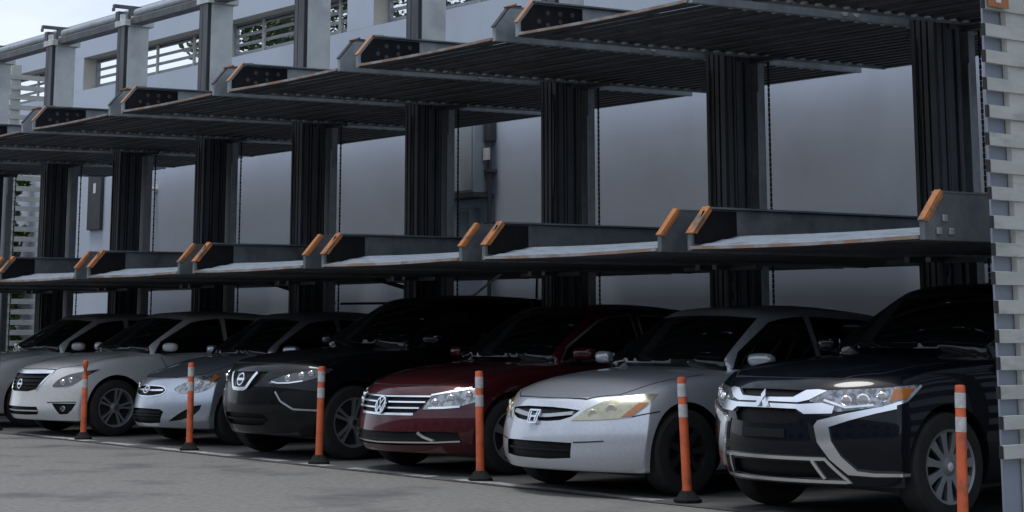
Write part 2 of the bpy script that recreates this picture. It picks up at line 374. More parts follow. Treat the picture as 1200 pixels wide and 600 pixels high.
# ------------------------------------------------------------------ lift columns
CX0, CX1, CY0, CY1, ZC = -.105, .150, 2.755, 3.14, 5.70
def col_parts():
    d = {}
    # web core
    d['core'] = MB().box(CX0 + .03, CX1 - .03, CY0 + .03, CY1 - .02, .012, ZC - .3).mesh('core', M_black)
    # front channel with grooves
    f = MB()
    for a, b in ((0, .04), (.06, .105), (.125, .17), (.195, .255)):
        f.box(CX0 + a, CX0 + b, CY0, CY0 + .035, .012, ZC)
    f.box(CX0 + .002, CX1 - .002, CY0 + .022, CY0 + .04, .014, ZC - .002)
    d['front_channel'] = f.mesh('front_channel', M_black)
    g = MB()
    for a, b, o in ((.04, .10, 0), (.115, .13, .012), (.16, .25, -.008), (.265, .28, .014), (.30, .33, .0)):
        g.box(CX1 - .035, CX1 + o, CY0 + a, CY0 + b, .012, 4.05)
    d['guide_channel'] = g.mesh('guide_channel', M_colm)
    gl = MB()
    for a, b, o in ((.04, .10, 0), (.115, .13, .012), (.16, .25, -.008), (.30, .33, .0)):
        gl.box(CX0 - o, CX0 + .035, CY0 + a, CY0 + b, .012, 4.05)
    d['guide_channel '] = gl.mesh('guide_channel', M_colm)
    d['rear_strip'] = MB().box(CX0 + .02, CX1 - .01, CY1 + .06, CY1 + .12, .012, 4.3).box(CX1 - .012, CX1 + .004, CY1 + .055, CY1 + .14, .012, 4.3).mesh('rear_strip', M_galv)
    d['wear_strip'] = MB().box(CX1 + .002, CX1 + .014, CY1 + .03, CY1 + .05, .4, 3.5).mesh('wear_strip', M_bolt)
    h = MB().box(CX1 - .03, CX1 + .012, CY0 + .05, CY1, 4.10, ZC).box(CX0 - .012, CX0 + .03, CY0 + .05, CY1, 4.10, ZC).box(CX0, CX1, CY1 - .03, CY1 + .004, 4.10, ZC)
    d['head_plate'] = h.mesh('head_plate', M_head, bevel=.004)
    d['head_front'] = MB().box(CX0 + .115, CX0 + .255, CY0 - .008, CY0 - .001, 4.1, ZC - .001).box(CX0 + .03, CX0 + .10, CY0 - .007, CY0 - .001, 4.1, ZC - .001).mesh('head_front', M_colm)
    d['cap_block'] = MB().box(CX0 - .04, CX1 + .05, CY0 - .03, CY0 + .45, ZC + .002, ZC + .09).box(CX0 + .02, CX0 + .10, CY0 + .02, CY0 + .08, ZC + .09, ZC + .2).box(CX1 - .06, CX1 - .02, CY0 + .12, CY0 + .3, ZC + .09, ZC + .16).mesh('cap_block', M_head, bevel=.004)
    d['top_bracket'] = MB().box(CX0 + .05, CX0 + .12, CY0 - .12, CY0 + .34, ZC + .285, ZC + .335).box(CX0 + .05, CX0 + .12, CY0 - .13, CY0 - .105, ZC + .23, ZC + .285).box(CX0 + .05, CX0 + .12, CY0 + .14, CY0 + .22, ZC + .09, ZC + .285).mesh('top_bracket', M_colm, bevel=.003)
    d['base_plate'] = MB().box(CX0 - .1, CX1 + .1, CY0 - .12, CY1 + .2, .007, .03).mesh('base_plate', M_black, bevel=.004)
    ch = MB()
    for i in range(84):
        z = .1 + i * .048
        if i % 2: ch.box(CX1 + .02, CX1 + .028, CY1 + .165, CY1 + .187, z, z + .044)
        else: ch.box(CX1 + .014, CX1 + .034, CY1 + .170, CY1 + .182, z, z + .044)
    d['chain'] = ch.mesh('chain', M_chain)
    lt = MB()
    d['lock_lug'] = lt.box(CX1 - .03 + .0, CX1 + .018, CY0 + .055, CY0 + .085, 1.05, 1.13).mesh('lock_lug', M_colm)
    return d
CP = col_parts()
for k in range(-3, 7):
    near = {-3: 'far left, cut by the picture edge', -2: 'second from the left', -1: 'third from the left', 0: 'rising above the half hidden pale sedan', 1: 'behind the white sedan', 2: 'behind the small silver sedan',
            3: 'behind the black crossover', 4: 'behind the dark red sedan', 5: 'behind the older silver sedan', 6: 'behind the dark SUV at the right end'}[k]
    c = thing('lift_column', 'dark grooved steel lift column with pale head, ' + near, 'column', (k * P, 0, 0), 'columns of the parking lifts')
    for n, me in CP.items(): link(n.strip(), me, c)
    for i in range(1, 5): link('lock_lug', CP['lock_lug'], c, (0, 0, i * .16))
    rk = random.Random(k + 50); hx = CX0 + rk.choice((.07, .15, .235)); y_ = CY0 - .014
    MB().tube([(hx + rk.uniform(-.012, .012), y_ - .004 * (j % 2), .4 + j * .3) for j in range(12)], .009, 6).build('hydraulic_hose', M_rub, c, smooth=50)
for k in range(-3, 6):
    b = thing('tie_beam', 'galvanised pipe beam on column heads, %s' % ({-3: 'at the far left edge', -2: 'second from the left', -1: 'third from the left, under the sky'}.get(k, 'above the ' + cars_txt.get(k + 1, 'bays'))), 'beam', (k * P, CY0, ZC), 'beams on top of the columns')
    MB().tube([(CX1 + .055, .16, .20), (P + CX0 - .045, .16, .20)], .062, 12).build('upper_pipe', M_galv, b, smooth=40)
    MB().prism([(.06, .02), (.26, .02), (.26, .11), (.225, .135), (.095, .135), (.06, .11)], 'x', CX1 + .052, P + CX0 - .042).build('lower_channel', M_colm, b)
    MB().box(P + CX0 - .16, P + CX0 - .05, .03, .28, .015, .265).build('clamp', M_colm, b, bevel=.005)
# braces between the columns, low behind the cars
for k, hz, dg, lab in [(0, 0, 1, 'white sedan'), (1, 1, 1, 'small silver sedan'), (2, 1, 0, 'black crossover')]:
    if hz: tag(MB().tube([(k * P + CX1 + .02, CY1 + .22, 1.57), ((k + 1) * P + CX0 - .02, CY1 + .22, 1.56)], .015, 8).build('brace_bar', M_black, smooth=40), 'black horizontal brace bar between columns behind the ' + lab, 'brace', 'brace bars behind the cars')
    if dg: tag(MB().tube([(k * P + CX1 + .02, CY1 + .30, 1.98), ((k + 1) * P + CX0 - .02, CY1 + .30, 1.58)], .026, 8).build('brace_bar', M_black, smooth=40), 'black diagonal brace bar between columns behind the ' + lab, 'brace', 'brace bars behind the cars')
tag(MB().tube([(2 * P + CX1 + .02, CY1 + .35, 1.60), (2 * P + .95, CY1 + .35, 1.95)], .014, 8).build('brace_bar', M_wht, smooth=40), 'thin white diagonal bar below the platform behind the black crossover', 'brace', 'brace bars behind the cars')

# ------------------------------------------------------------------ platforms
PX0, PX1 = .168, P - .123      # platform edges inside a bay
PLEN, RH, RTH = 4.72, .28, .045
def rail_outline():
    return [(0, -.03), (0, .095), (.165, RH), (PLEN, RH), (PLEN, -.03)]
def plat_meshes():
    d = {}
    for s, xa, xb in (('l', PX0, PX0 + RTH), ('r', PX1 - RTH, PX1)):
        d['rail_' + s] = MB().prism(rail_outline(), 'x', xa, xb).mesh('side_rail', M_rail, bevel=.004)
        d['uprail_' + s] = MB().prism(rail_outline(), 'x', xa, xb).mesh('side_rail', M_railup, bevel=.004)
        fl = (xa, xa + .09) if s == 'l' else (xb - .09, xb)
        d['flange_' + s] = MB().box(fl[0], fl[1], .185, PLEN, RH + .002, RH + .016).mesh('top_flange', M_rail)
        # orange nose: angle strip along the slanted front of the rail
        a, b = Vector((0, .095)), Vector((.165, RH)); dr = (b - a).normalized(); nn = Vector((-dr.y, dr.x))
        o1 = a - dr * .005 + nn * .003; o2 = b + dr * .02 + nn * .003
        ex = .012
        x0, x1 = (xa - .006, xb + .03) if s == 'l' else (xa - .004, xb + .006)
        n = MB().prism([tuple(o1), tuple(o2), tuple(o2 + nn * ex), tuple(o1 + nn * ex)], 'x', x0, x1)
        xs = (xb + .002, xb + .010) if s == 'r' else (xa - .010, xa - .002)
        n.prism([tuple(o1), tuple(o2), tuple(o2 - nn * .032), tuple(o1 - nn * .032 + dr * .02)], 'x', *xs)
        if s == 'l': n.prism([tuple(o1 + dr * .01), tuple(o2), tuple(o2 - nn * .034), tuple(o1 - nn * .034 + dr * .03)], 'x', xb + .013, xb + .021)
        d['nose_' + s] = n.mesh('nose_edge', M_orange, bevel=.002)
        d['thin_' + s] = MB().prism([tuple(o1), tuple(o2), tuple(o2 + nn * .01), tuple(o1 + nn * .01)], 'x', xa - .004, xb + .004).prism([tuple(o2), tuple(o2 + Vector((.12, 0))), tuple(o2 + Vector((.12, .012))), tuple(o2 + nn * .01)], 'x', xa - .006, xb + .006).mesh('nose_edge', M_rusto if s == 'l' else M_black)
        d['tip_' + s] = MB().prism([tuple(o2 - dr * .03 + nn * .010), tuple(o2 + Vector((.06, .0125))), tuple(o2 + Vector((.06, .028))), tuple(o2 - dr * .03 + nn * .026)], 'x', xa - .012, xb + .012).mesh('nose_tip', M_orange)
        xo = xb if s == 'r' else xa; sg_ = 1 if s == 'r' else -1
        d['bolt_' + s] = [MB().box(min(xo, xo + sg_ * .022), max(xo, xo + sg_ * .022), yy - .022, yy + .022, zz - .022, zz + .022).mesh('bolt_plate', M_bolt, bevel=.004)
                          for yy, zz in ((.13, .03), (.25, .03), (.19, .115))]
        d['stud_' + s] = [MB().lathe([(.036, 0), (.036, .014 * 1), (.014, .02), (.001, .02)], 'x', (xo if s == 'r' else xo - .02, yy, .03), 8).mesh('stud', M_stud) for yy in (1.72, 1.86, 3.2, 3.34)]
    d['inner'] = MB().prism([(.03, .02), (.03, .105), (.172, RH - .012), (.72, RH - .012), (.72, .02)], 'x', PX0 + RTH + .004, PX0 + RTH + .012).mesh('inner_plate', M_inner)
    ho = []
    for yy, zz in ((.22, .12), (.32, .2), (.32, .09), (.46, .2), (.46, .13), (.6, .2), (.62, .1)):
        ho.append(MB().lathe([(.024, 0), (.024, .005), (.001, .005)], 'x', (PX0 + RTH + .0125, yy, zz), 8).mesh('stud', M_black))
    d['inner_stud'] = ho
    # front lip: shallow ramp, slightly bowed
    lip = MB(); n = 12
    for t0, off in ((0, 0), (1, .014)):
        pass
    xs = [PX0 + RTH + .002 + (PX1 - PX0 - 2 * RTH - .004) * i / n for i in range(n + 1)]
    prof = [(.012, 0), (.14, .028), (.16, .023), (.30, .060), (.32, .054), (.46, .088), (.46, .074), (.012, -.014)]
    for x_ in xs:
        bow = -.012 * math.sin(math.pi * (x_ - xs[0]) / (xs[-1] - xs[0]))
        lip.v += [(x_, y_, z_ + bow) for y_, z_ in prof]
    K = len(prof)
    for i in range(n):
        for j in range(K):
            l = (j + 1) % K; lip.f.append((i * K + j, i * K + l, i * K + K + l, i * K + K + j))
    lip.f.append(tuple(range(K))); lip.f.append(tuple(n * K + j for j in range(K))[::-1])
    d['lip'] = lip.mesh('front_lip', M_lip)
    ed = MB()
    for x_ in xs:
        bow = -.012 * math.sin(math.pi * (x_ - xs[0]) / (xs[-1] - xs[0]))
        ed.v += [(x_, y_, z_ + bow) for y_, z_ in ((-.016, -.020), (.010, -.020), (.010, .003), (-.016, .003))]
    for i in range(n):
        for j in range(4):
            l = (j + 1) % 4; ed.f.append((i * 4 + j, i * 4 + l, i * 4 + 4 + l, i * 4 + 4 + j))
    ed.f.append((0, 1, 2, 3)); ed.f.append((n * 4 + 3, n * 4 + 2, n * 4 + 1, n * 4))
    d['edge'] = ed.mesh('front_edge', M_rust)
    up = MB()
    for i in range(3): up.prism([(.014 + i * .155, -.022), (.10 + i * .155, -.022), (.125 + i * .155, -.016), (.150 + i * .155, -.016), (.150 + i * .155, -.0145), (.014 + i * .155, -.0145)], 'x', xs[0], xs[-1])
    d['under'] = up.mesh('lip_underplate', M_deck)
    # corrugated deck plate, ribs across the bay
    pl = MB(); W_ = .325
    prof = []
    for i in range(2):
        o = i * W_ / 2
        prof += [(o, 0), (o + .055, 0), (o + .075, .045), (o + .135, .045), (o + W_ / 2 - .008, .002)]
    top = prof; bot = [(y_, z_ - .006) for y_, z_ in prof][::-1]
    pl.prism(top + bot, 'x', PX0 + RTH + .003, PX1 - RTH - .003)
    d['plate'] = pl.mesh('deck_plate', M_deck)
    cl = MB()
    for i in range(24):
        for xa in (PX0 + RTH + .03, PX1 - RTH - .075):
            cl.box(xa, xa + .045, .50 + i * .163, .53 + i * .163, -.022, -.0035)
    d['clips'] = cl.mesh('clip_row', M_stud)
    d['rear'] = MB().box(PX0 + RTH + .003, PX1 - RTH - .003, PLEN - .06, PLEN - .004, -.025, .09).mesh('rear_beam', M_rail)
    d['carr'] = MB().box(PX1 + .003, PX1 + .06, CY0 - .05, CY0 + .35, -.07, .22).box(PX1 - .35, PX1 + .06, CY0 + .12, CY0 + .2, -.075, -.034).mesh('carriage', M_colm)
    d['carl'] = MB().box(PX0 - .06, PX0 - .003, CY0 - .05, CY0 + .35, -.07, .22).box(PX0 - .06, PX0 + .35, CY0 + .12, CY0 + .2, -.075, -.034).mesh('carriage', M_colm)
    return d
PM = plat_meshes()
def platform(bay, level):
    txt = cars_txt[bay]
    lab = ('upper' if level else 'lower') + ' galvanised car platform with orange nose, above the ' + txt.replace(' with yellowed headlight', ', older').replace('half hidden ', '')
    if bay < 0: lab = ('upper' if level else 'lower') + ' galvanised car platform with orange nose edges, ' + txt
    y, z = (.24, 3.80) if level else (-.116, 1.86)
    t = thing('car_platform', lab, 'platform', ((bay - 1) * P, y, z), 'upper platforms of the lifts' if level else 'lower platforms of the lifts')
    t.rotation_euler = (math.atan2(.085, 4.5), 0, 0) if level else (R(.25), 0, 0)
    for s in 'lr':
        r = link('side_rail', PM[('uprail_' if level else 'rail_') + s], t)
        link('top_flange', PM['flange_' + s], r); link('nose_edge', PM[('thin_' if level else 'nose_') + s], r)
        if level and s == 'r': link('nose_tip', PM['tip_r'], r)
        if bay == 6 and not level:
            for q_ in PM['bolt_' + s]: link('bolt_plate', q_, r)
        if level:
            for q_ in PM['stud_' + s]: link('stud', q_, r)
        if s == 'l':
            ip = link('inner_plate', PM['inner'], r)
            if level:
                for q_ in PM['inner_stud']: link('stud', q_, r)
            else: ip.scale = (1, .62, 1); ip.location = (PX0 * 0, .01, 0)
    link('front_lip', PM['lip'], t); link('front_edge', PM['edge'], t); link('lip_underplate', PM['under'], t, (0, 0, -.012))
    for i in range(13):
        link('deck_plate', PM['plate'], t, (0, .465 + i * .327, .0))
    if level: link('clip_row', PM['clips'], t)['kind'] = 'stuff'
    link('rear_beam', PM['rear'], t)
    link('carriage', PM['carr'], t, (0, 0, 0)); link('carriage', PM['carl'], t)
for bay in range(-2, 7):
    for lev in (0, 1): platform(bay, lev)
# ------------------------------------------------------------------ cars
def interp(t, x):
    if x <= t[0][0]: return t[0][1]
    for (a, b), (c, d) in zip(t, t[1:]):
        if x <= c:
            u = (x - a) / (c - a) if c > a else 0
            return b + (d - b) * u
    return t[-1][1]
def subsurf(v, f, lev=2, m=None):
    me = bpy.data.meshes.new('cage'); me.from_pydata(v, [], f)
    bm = bmesh.new(); bm.from_mesh(me); bmesh.ops.recalc_face_normals(bm, faces=bm.faces); bm.to_mesh(me); bm.free()
    o = bpy.data.objects.new('cage', me); COL.objects.link(o)
    md = o.modifiers.new('s', 'SUBSURF'); md.levels = lev; md.subdivision_type = 'CATMULL_CLARK'
    dg = bpy.context.evaluated_depsgraph_get(); dg.update()
    r = bpy.data.meshes.new_from_object(o.evaluated_get(dg), preserve_all_data_layers=True, depsgraph=dg)
    bpy.data.objects.remove(o); bpy.data.meshes.remove(me)
    return r
def bvh_of(me):
    return BVHTree.FromPolygons([v.co.copy() for v in me.vertices], [tuple(p.vertices) for p in me.polygons])
def finish(me, m, ang=32):
    me.materials.clear()
    for x_ in (m if isinstance(m, (list, tuple)) else [m]): me.materials.append(x_)
    for p in me.polygons: p.use_smooth = True
    me.set_sharp_from_angle(angle=R(ang)); return me
class Proj:
    """projects a flat outline onto the car skin; yaw 0 looks at the nose, +90 at the car's left flank"""
    def __init__(s, bvh, yaw=0., pitch=0.):
        a = R(yaw); s.bvh = bvh
        s.d = Vector((-math.sin(a), math.cos(a), 0)); s.r = Vector((math.cos(a), math.sin(a), 0))
        if pitch:
            q = R(pitch); s.d = (s.d * math.cos(q) - Vector((0, 0, math.sin(q)))).normalized()
        s.u = s.r.cross(s.d)
    def to2(s, p): p = Vector(p); return (p.dot(s.r), p.dot(s.u))
    def hit(s, uv, off=0.):
        o = s.r * uv[0] + s.u * uv[1]
        h = s.bvh.ray_cast(o - s.d * 8, s.d)
        if h[0] is None:
            best = None
            for k in (.97, .93, .88, .8):
                h = s.bvh.ray_cast(s.r * uv[0] * k + s.u * uv[1] - s.d * 8, s.d)
                if h[0] is not None: break
            if h[0] is None: return o
            return o + s.d * ((h[0] - o).dot(s.d) - off)
        return h[0] - s.d * off
def resample(pts, step, closed=True):
    out = []; n = len(pts)
    for i in range(n if closed else n - 1):
        a, b = Vector(pts[i]), Vector(pts[(i + 1) % n]); k = max(1, int(math.ceil((b - a).length / step)))
        out += [tuple(a + (b - a) * (j / k)) for j in range(k)]
    if not closed: out.append(tuple(pts[-1]))
    return out
def smooth_loop(pts, it=1):
    for _ in range(it):
        q = []
        for i in range(len(pts)):
            a, b = Vector(pts[i]), Vector(pts[(i + 1) % len(pts)])
            q += [tuple(a * .8 + b * .2), tuple(a * .2 + b * .8)]
        pts = q
    return pts
def tri2d(pts, step):
    b = resample(pts, step); n = len(b)
    xs = [p[0] for p in b]; ys = [p[1] for p in b]
    ins = []
    x_ = min(xs) + step * .6
    def inside(p):
        c = False
        for i in range(n):
            (x1, y1), (x2, y2) = b[i], b[(i + 1) % n]
            if (y1 > p[1]) != (y2 > p[1]) and p[0] < (x2 - x1) * (p[1] - y1) / (y2 - y1) + x1: c = not c
        return c
    while x_ < max(xs):
        y_ = min(ys) + step * .6
        while y_ < max(ys):
            if inside((x_, y_)) and min((x_ - p[0]) ** 2 + (y_ - p[1]) ** 2 for p in b) > (step * .5) ** 2: ins.append((x_, y_))
            y_ += step
        x_ += step
    V = [Vector(p) for p in b + ins]
    r = geometry.delaunay_2d_cdt(V, [(i, (i + 1) % n) for i in range(n)], [], 1, 1e-6)
    return [tuple(v) for v in r[0]], [tuple(f) for f in r[2]]
def patch_mb(pr, pts3, off, depth, step=.035, rnd=0, flat=False):
    pts = [pr.to2(p) for p in pts3]
    if rnd: pts = smooth_loop(pts, rnd)
    v2, f = tri2d(pts, step); n = len(v2)
    b = MB(); H = [pr.hit(q) for q in v2]
    b.v = [tuple(h - pr.d * off) for h in H] + [tuple(h + pr.d * depth) for h in H]
    cnt = {}
    for t in f:
        for i in range(len(t)):
            e_ = (t[i], t[(i + 1) % len(t)]); cnt[e_] = 1
    b.f = [t for t in f] + [tuple(i + n for i in t[::-1]) for t in f]
    for (a, c_) in cnt:
        if (c_, a) not in cnt: b.f.append((a, a + n, c_ + n, c_))
    return b
def ribbon_mb(pr, path, width, off, th=.006, closed=False, step=.03, b=None, is2=False):
    pts = path if is2 else [pr.to2(p) for p in path]
    pts = resample(pts, step, closed); n = len(pts); b = b or MB(); n0 = len(b.v)
    for i, p in enumerate(pts):
        a = Vector(pts[(i - 1) % n] if closed else pts[max(i - 1, 0)]); c_ = Vector(pts[(i + 1) % n] if closed else pts[min(i + 1, n - 1)])
        d = (c_ - a)
        d = d.normalized() if d.length > 1e-9 else Vector((1, 0)); nn = Vector((-d.y, d.x)) * width * .5
        q = Vector(p)
        A, B = pr.hit(tuple(q + nn)), pr.hit(tuple(q - nn))
        b.v += [tuple(A - pr.d * off), tuple(B - pr.d * off), tuple(B - pr.d * (off - th)), tuple(A - pr.d * (off - th))]
    for i in range(n if closed else n - 1):
        j = (i + 1) % n
        for k in range(4):
            l = (k + 1) % 4; b.f.append((n0 + i * 4 + k, n0 + i * 4 + l, n0 + j * 4 + l, n0 + j * 4 + k))
    if not closed:
        b.f.append((n0, n0 + 1, n0 + 2, n0 + 3)); q = n0 + (n - 1) * 4; b.f.append((q + 3, q + 2, q + 1, q))
    return b
def ring2(cx_, cz, rx, rz, n=24, a0=0, a1=360):
    full = a1 - a0 >= 360
    return [(cx_ + rx * math.cos(R(a0 + (a1 - a0) * i / n)), cz + rz * math.sin(R(a0 + (a1 - a0) * i / n))) for i in range(n + (0 if full else 1))]
S_LEV = [0, .04, .11, .2, .32, .48, .7, 1.0, 1.35, 1.8, 2.4, 3.0, 3.5]
A_LEV = [-1, -.95, -.82, -.6, -.3, 0, .3, .6, .82, .95, 1]
C_LEV = [0, .07, .2, .36, .52, .68, .82, .93, 1]
class Car:
    def __init__(s, label, cat, X, Y, sp):
        s.sp = sp; s.root = thing('parked_car', label, cat, (X, Y, 0), 'cars parked under the lifts')
        s.cut = []; s.wheels()
    # -------- skin
    def make_skin(s):
        sp = s.sp; Ln, hw = sp['L'], sp['hw']
        sl = S_LEV + [Ln - .9, Ln - .45, Ln - .2, Ln - .07, Ln]
        sl = sorted(set(round(v, 3) for v in sl))
        idx = {}; V = []
        nA, nS, nC = len(A_LEV), len(sl), len(C_LEV)
        def pos(a, sd_, c_):
            ff = max(0, 1 - sd_ / sp.get('fade', 1.0)) ** 1.5; rf = max(0, 1 - (Ln - sd_) / .8) ** 1.5
            y = sd_ + (sp['plan'] * abs(a) ** sp.get('ppow', 2.4) + interp(sp['prof'], c_)) * ff - (.16 * abs(a) ** 2.6 + interp(sp.get('rprof', [(0, .08), (.4, 0), (1, .1)]), c_)) * rf
            zc, ze = interp(sp['top_c'], y), interp(sp['top_e'], y)
            zt = zc + (ze - zc) * abs(a) ** 3; zb = interp(sp['bot'], y)
            z = zb + (zt - zb) * c_
            wd = hw * interp(sp.get('wplan', [(0, .93), (.5, .985), (1.2, 1), (3.6, 1), (Ln, .94)]), y) * interp(sp.get('vert', [(0, .93), (.2, .975), (.5, 1), (.75, .985), (.93, .945), (1, .90)]), c_)
            return (a * wd, y, z)
        for i, a in enumerate(A_LEV):
            for j, sv in enumerate(sl):
                for k, c_ in enumerate(C_LEV):
                    if i in (0, nA - 1) or j in (0, nS - 1) or k in (0, nC - 1):
                        idx[i, j, k] = len(V); V.append(pos(a, sv, c_))
        F = []
        for i in range(nA - 1):
            for j in range(nS - 1):
                for k in (0, nC - 1): F.append([idx[i, j, k], idx[i + 1, j, k], idx[i + 1, j + 1, k], idx[i, j + 1, k]])
            for k in range(nC - 1):
                for j in (0, nS - 1): F.append([idx[i, j, k], idx[i + 1, j, k], idx[i + 1, j, k + 1], idx[i, j, k + 1]])
        for j in range(nS - 1):
            for k in range(nC - 1):
                for i in (0, nA - 1): F.append([idx[i, j, k], idx[i, j + 1, k], idx[i, j + 1, k + 1], idx[i, j, k + 1]])
        s.skin = subsurf(V, F, 2); s.bvh = bvh_of(s.skin)
        # greenhouse
        cb = sp['cabin']; wb0 = sp['cw']; V = []; F = []
        st = []
        ys = sorted(set([p[0] for p in cb] + [cb[0][0] + (cb[1][0] - cb[0][0]) * t for t in (.25, .5, .75, .93)] + [cb[1][0] + .12] + [cb[-2][0] + (cb[-1][0] - cb[-2][0]) * t for t in (.08, .3, .6)]))
        y1, y5 = cb[0][0], cb[-1][0]
        for y in ys:
            zt = interp(cb, y); zb = interp(sp['top_c'], y) - .10
            h = max(zt - zb, .02); wb = wb0 * interp([(y1, .93), (y1 + .9, 1), (y5 - 1.1, 1), (y5, .84)], y)
            tum = sp.get('tum', .44) * h * .92
            cr_ = .03 * min(1, h / .3)
            half = [(wb, zb), (wb - .30 * tum, zb + .36 * h), (wb - .68 * tum, zb + .74 * h), (wb - .92 * tum, zb + .92 * h), (wb - 1.22 * tum, zb + .985 * h), (wb * .62 - .5 * tum, zb + h + cr_ * .6), (wb * .3, zb + h + cr_ * .9), (0, zb + h + cr_)]
            ring = half + [(-a, b) for a, b in half[-2::-1]]
            bf = sp.get('wsc', .20) * max(0, 1 - (y - y1) / 1.3); rb = .16 * max(0, 1 - (y5 - y) / 1.2)
            st.append([(a, y + bf * (a / wb0) ** 2 - rb * (a / wb0) ** 2, b) for a, b in ring])
        K = len(st[0])
        for r_ in st: V += r_
        for i in range(len(st) - 1):
            for j in range(K - 1): F.append([i * K + j, i * K + j + 1, (i + 1) * K + j + 1, (i + 1) * K + j])
        F.append(list(range(K))[::-1]); F.append([(len(st) - 1) * K + j for j in range(K)])
        s.cabin = subsurf(V, F, 2); s.cbvh = bvh_of(s.cabin)
        # both skins together, for things that sit across the joint
    def recess(s, pts3, depth, yaw=0, rnd=1, step=.05):
        pr = Proj(s.bvh, yaw)
        b = patch_mb(pr, pts3, .25, depth, step, rnd)
        s.cut.append(b)
    def bake(s):
        sp = s.sp; rw = sp['rw']; hw = sp['hw']
        cm = MB()
        for b in s.cut:
            n = len(cm.v); cm.v += b.v; cm.f += [tuple(i + n for i in f) for f in b.f]
        for ya in (sp['fo'], sp['fo'] + sp['wb']):
            for sg_ in (-1, 1):
                cm.lathe([(rw + .045, min(sg_ * (hw - .36), sg_ * (hw + .3))), (rw + .045, max(sg_ * (hw - .36), sg_ * (hw + .3)))], 'x', (0, ya, rw + .015), 40)
        cme = cm.mesh('cut', M_plast)
        o = bpy.data.objects.new('b', s.skin); COL.objects.link(o); c_ = bpy.data.objects.new('c', cme); COL.objects.link(c_)
        s.skin.materials.clear(); s.skin.materials.append(sp['paint'])
        md = o.modifiers.new('b', 'BOOLEAN'); md.operation = 'DIFFERENCE'; md.solver = 'EXACT'; md.object = c_
        try: md.material_mode = 'TRANSFER'
        except Exception: pass
        dg = bpy.context.evaluated_depsgraph_get(); dg.update()
        me = bpy.data.meshes.new_from_object(o.evaluated_get(dg), depsgraph=dg)
        bpy.data.objects.remove(o); bpy.data.objects.remove(c_)
        for p in me.polygons: p.use_smooth = True
        me.set_sharp_from_angle(angle=R(32)); me.name = 'body'
        s.body = link('body', me, s.root)
        s.cab = link('cabin', finish(s.cabin, sp['paint']), s.root)
        MB().box(-hw * .8, hw * .8, .55, sp['L'] - .4, sp['bot'][1][1] - .035, sp['bot'][1][1] + .1).build('underbody', M_hub, s.root)
    # -------- generic parts
    def patch(s, name, m, pts3, yaw=0, off=.004, depth=.012, rnd=1, step=.035, parent=None, both=False, cabin=False, pitch=0):
        r = []
        for sg_ in ((1, -1) if both else (1,)):
            pr = Proj(s.cbvh if cabin else s.bvh, yaw * sg_, pitch)
            r.append(patch_mb(pr, [(p[0] * sg_, p[1], p[2]) for p in pts3], off, depth, step, rnd).build(name, m, parent or s.root, smooth=40))
        return r
    def ribbon(s, name, m, pts3, width, yaw=0, off=.006, th=.01, closed=False, parent=None, both=False, cabin=False, step=.03, rnd=0):
        r = []
        for sg_ in ((1, -1) if both else (1,)):
            pr = Proj(s.cbvh if cabin else s.bvh, yaw * sg_)
            q = [pr.to2((p[0] * sg_, p[1], p[2])) for p in pts3]
            if rnd and closed: q = smooth_loop(q, rnd)
            r.append(ribbon_mb(pr, q, width, off, th, closed, step, is2=True).build(name, m, parent or s.root, smooth=35))
        return r
    def emblem(s, strokes, off=.025, width=.012, th=.014, disc=None, dmat=None):
        """strokes: list of (points (x,z), closed, width)"""
        pr = Proj(s.bvh, 0); b = MB()
        for pts, cl, wd in strokes: ribbon_mb(pr, pts, wd or width, off, th, cl, .02, b, True)
        e_ = b.build('emblem', M_chrome, s.root, smooth=35)
        return e_
    def disc(s, name, m, x_, y_, z, r, nrm, parent, th=.01, seg=18):
        o = MB().lathe([(.001, -th), (r, -th), (r, 0), (r * .8, .006), (.001, .002)], 'z', (0, 0, 0), seg).build(name, m, parent, smooth=30)
        o.matrix_local = Matrix.Translation((x_, y_, z)) @ Vector(nrm).to_track_quat('Z', 'Y').to_matrix().to_4x4(); return o
    def lamp_bowls(s, pts, r, yaw, parent_pair, m=None, off=.008):
        for sg_, par in zip((1, -1), parent_pair):
            pr = Proj(s.bvh, yaw * sg_)
            for p, rr in pts:
                h = pr.hit(pr.to2((p[0] * sg_, p[1], p[2])), off)
                s.disc('lamp_bowl', m or M_bowl, h.x, h.y, h.z, rr * r, -pr.d, par)
    def wheels(s):
        sp = s.sp; rw = sp['rw']; rr = sp['rim']; n = sp.get('spokes', 10); tw = .2
        ty = MB().lathe([(rr, -tw * .5), (rr + .02, -tw * .52), (rw - .03, -tw * .5), (rw - .006, -tw * .42), (rw, -tw * .2), (rw, tw * .2), (rw - .006, tw * .42), (rw - .03, tw * .5), (rr + .02, tw * .52), (rr, tw * .5), (rr - .01, 0), (rr, -tw * .5)], 'x', seg=44).mesh('tyre', M_tyre, smooth=30)
        hb = MB().lathe([(.001, -.06), (rr - .012, -.06), (rr - .012, .02), (.001, .02)], 'x', seg=32).mesh('wheel', M_hub, smooth=30)
        rm = MB().lathe([(rr - .014, .098), (rr + .004, .104), (rr + .006, .09), (rr - .02, .03), (rr - .024, .03), (rr - .014, .098)], 'x', seg=44)
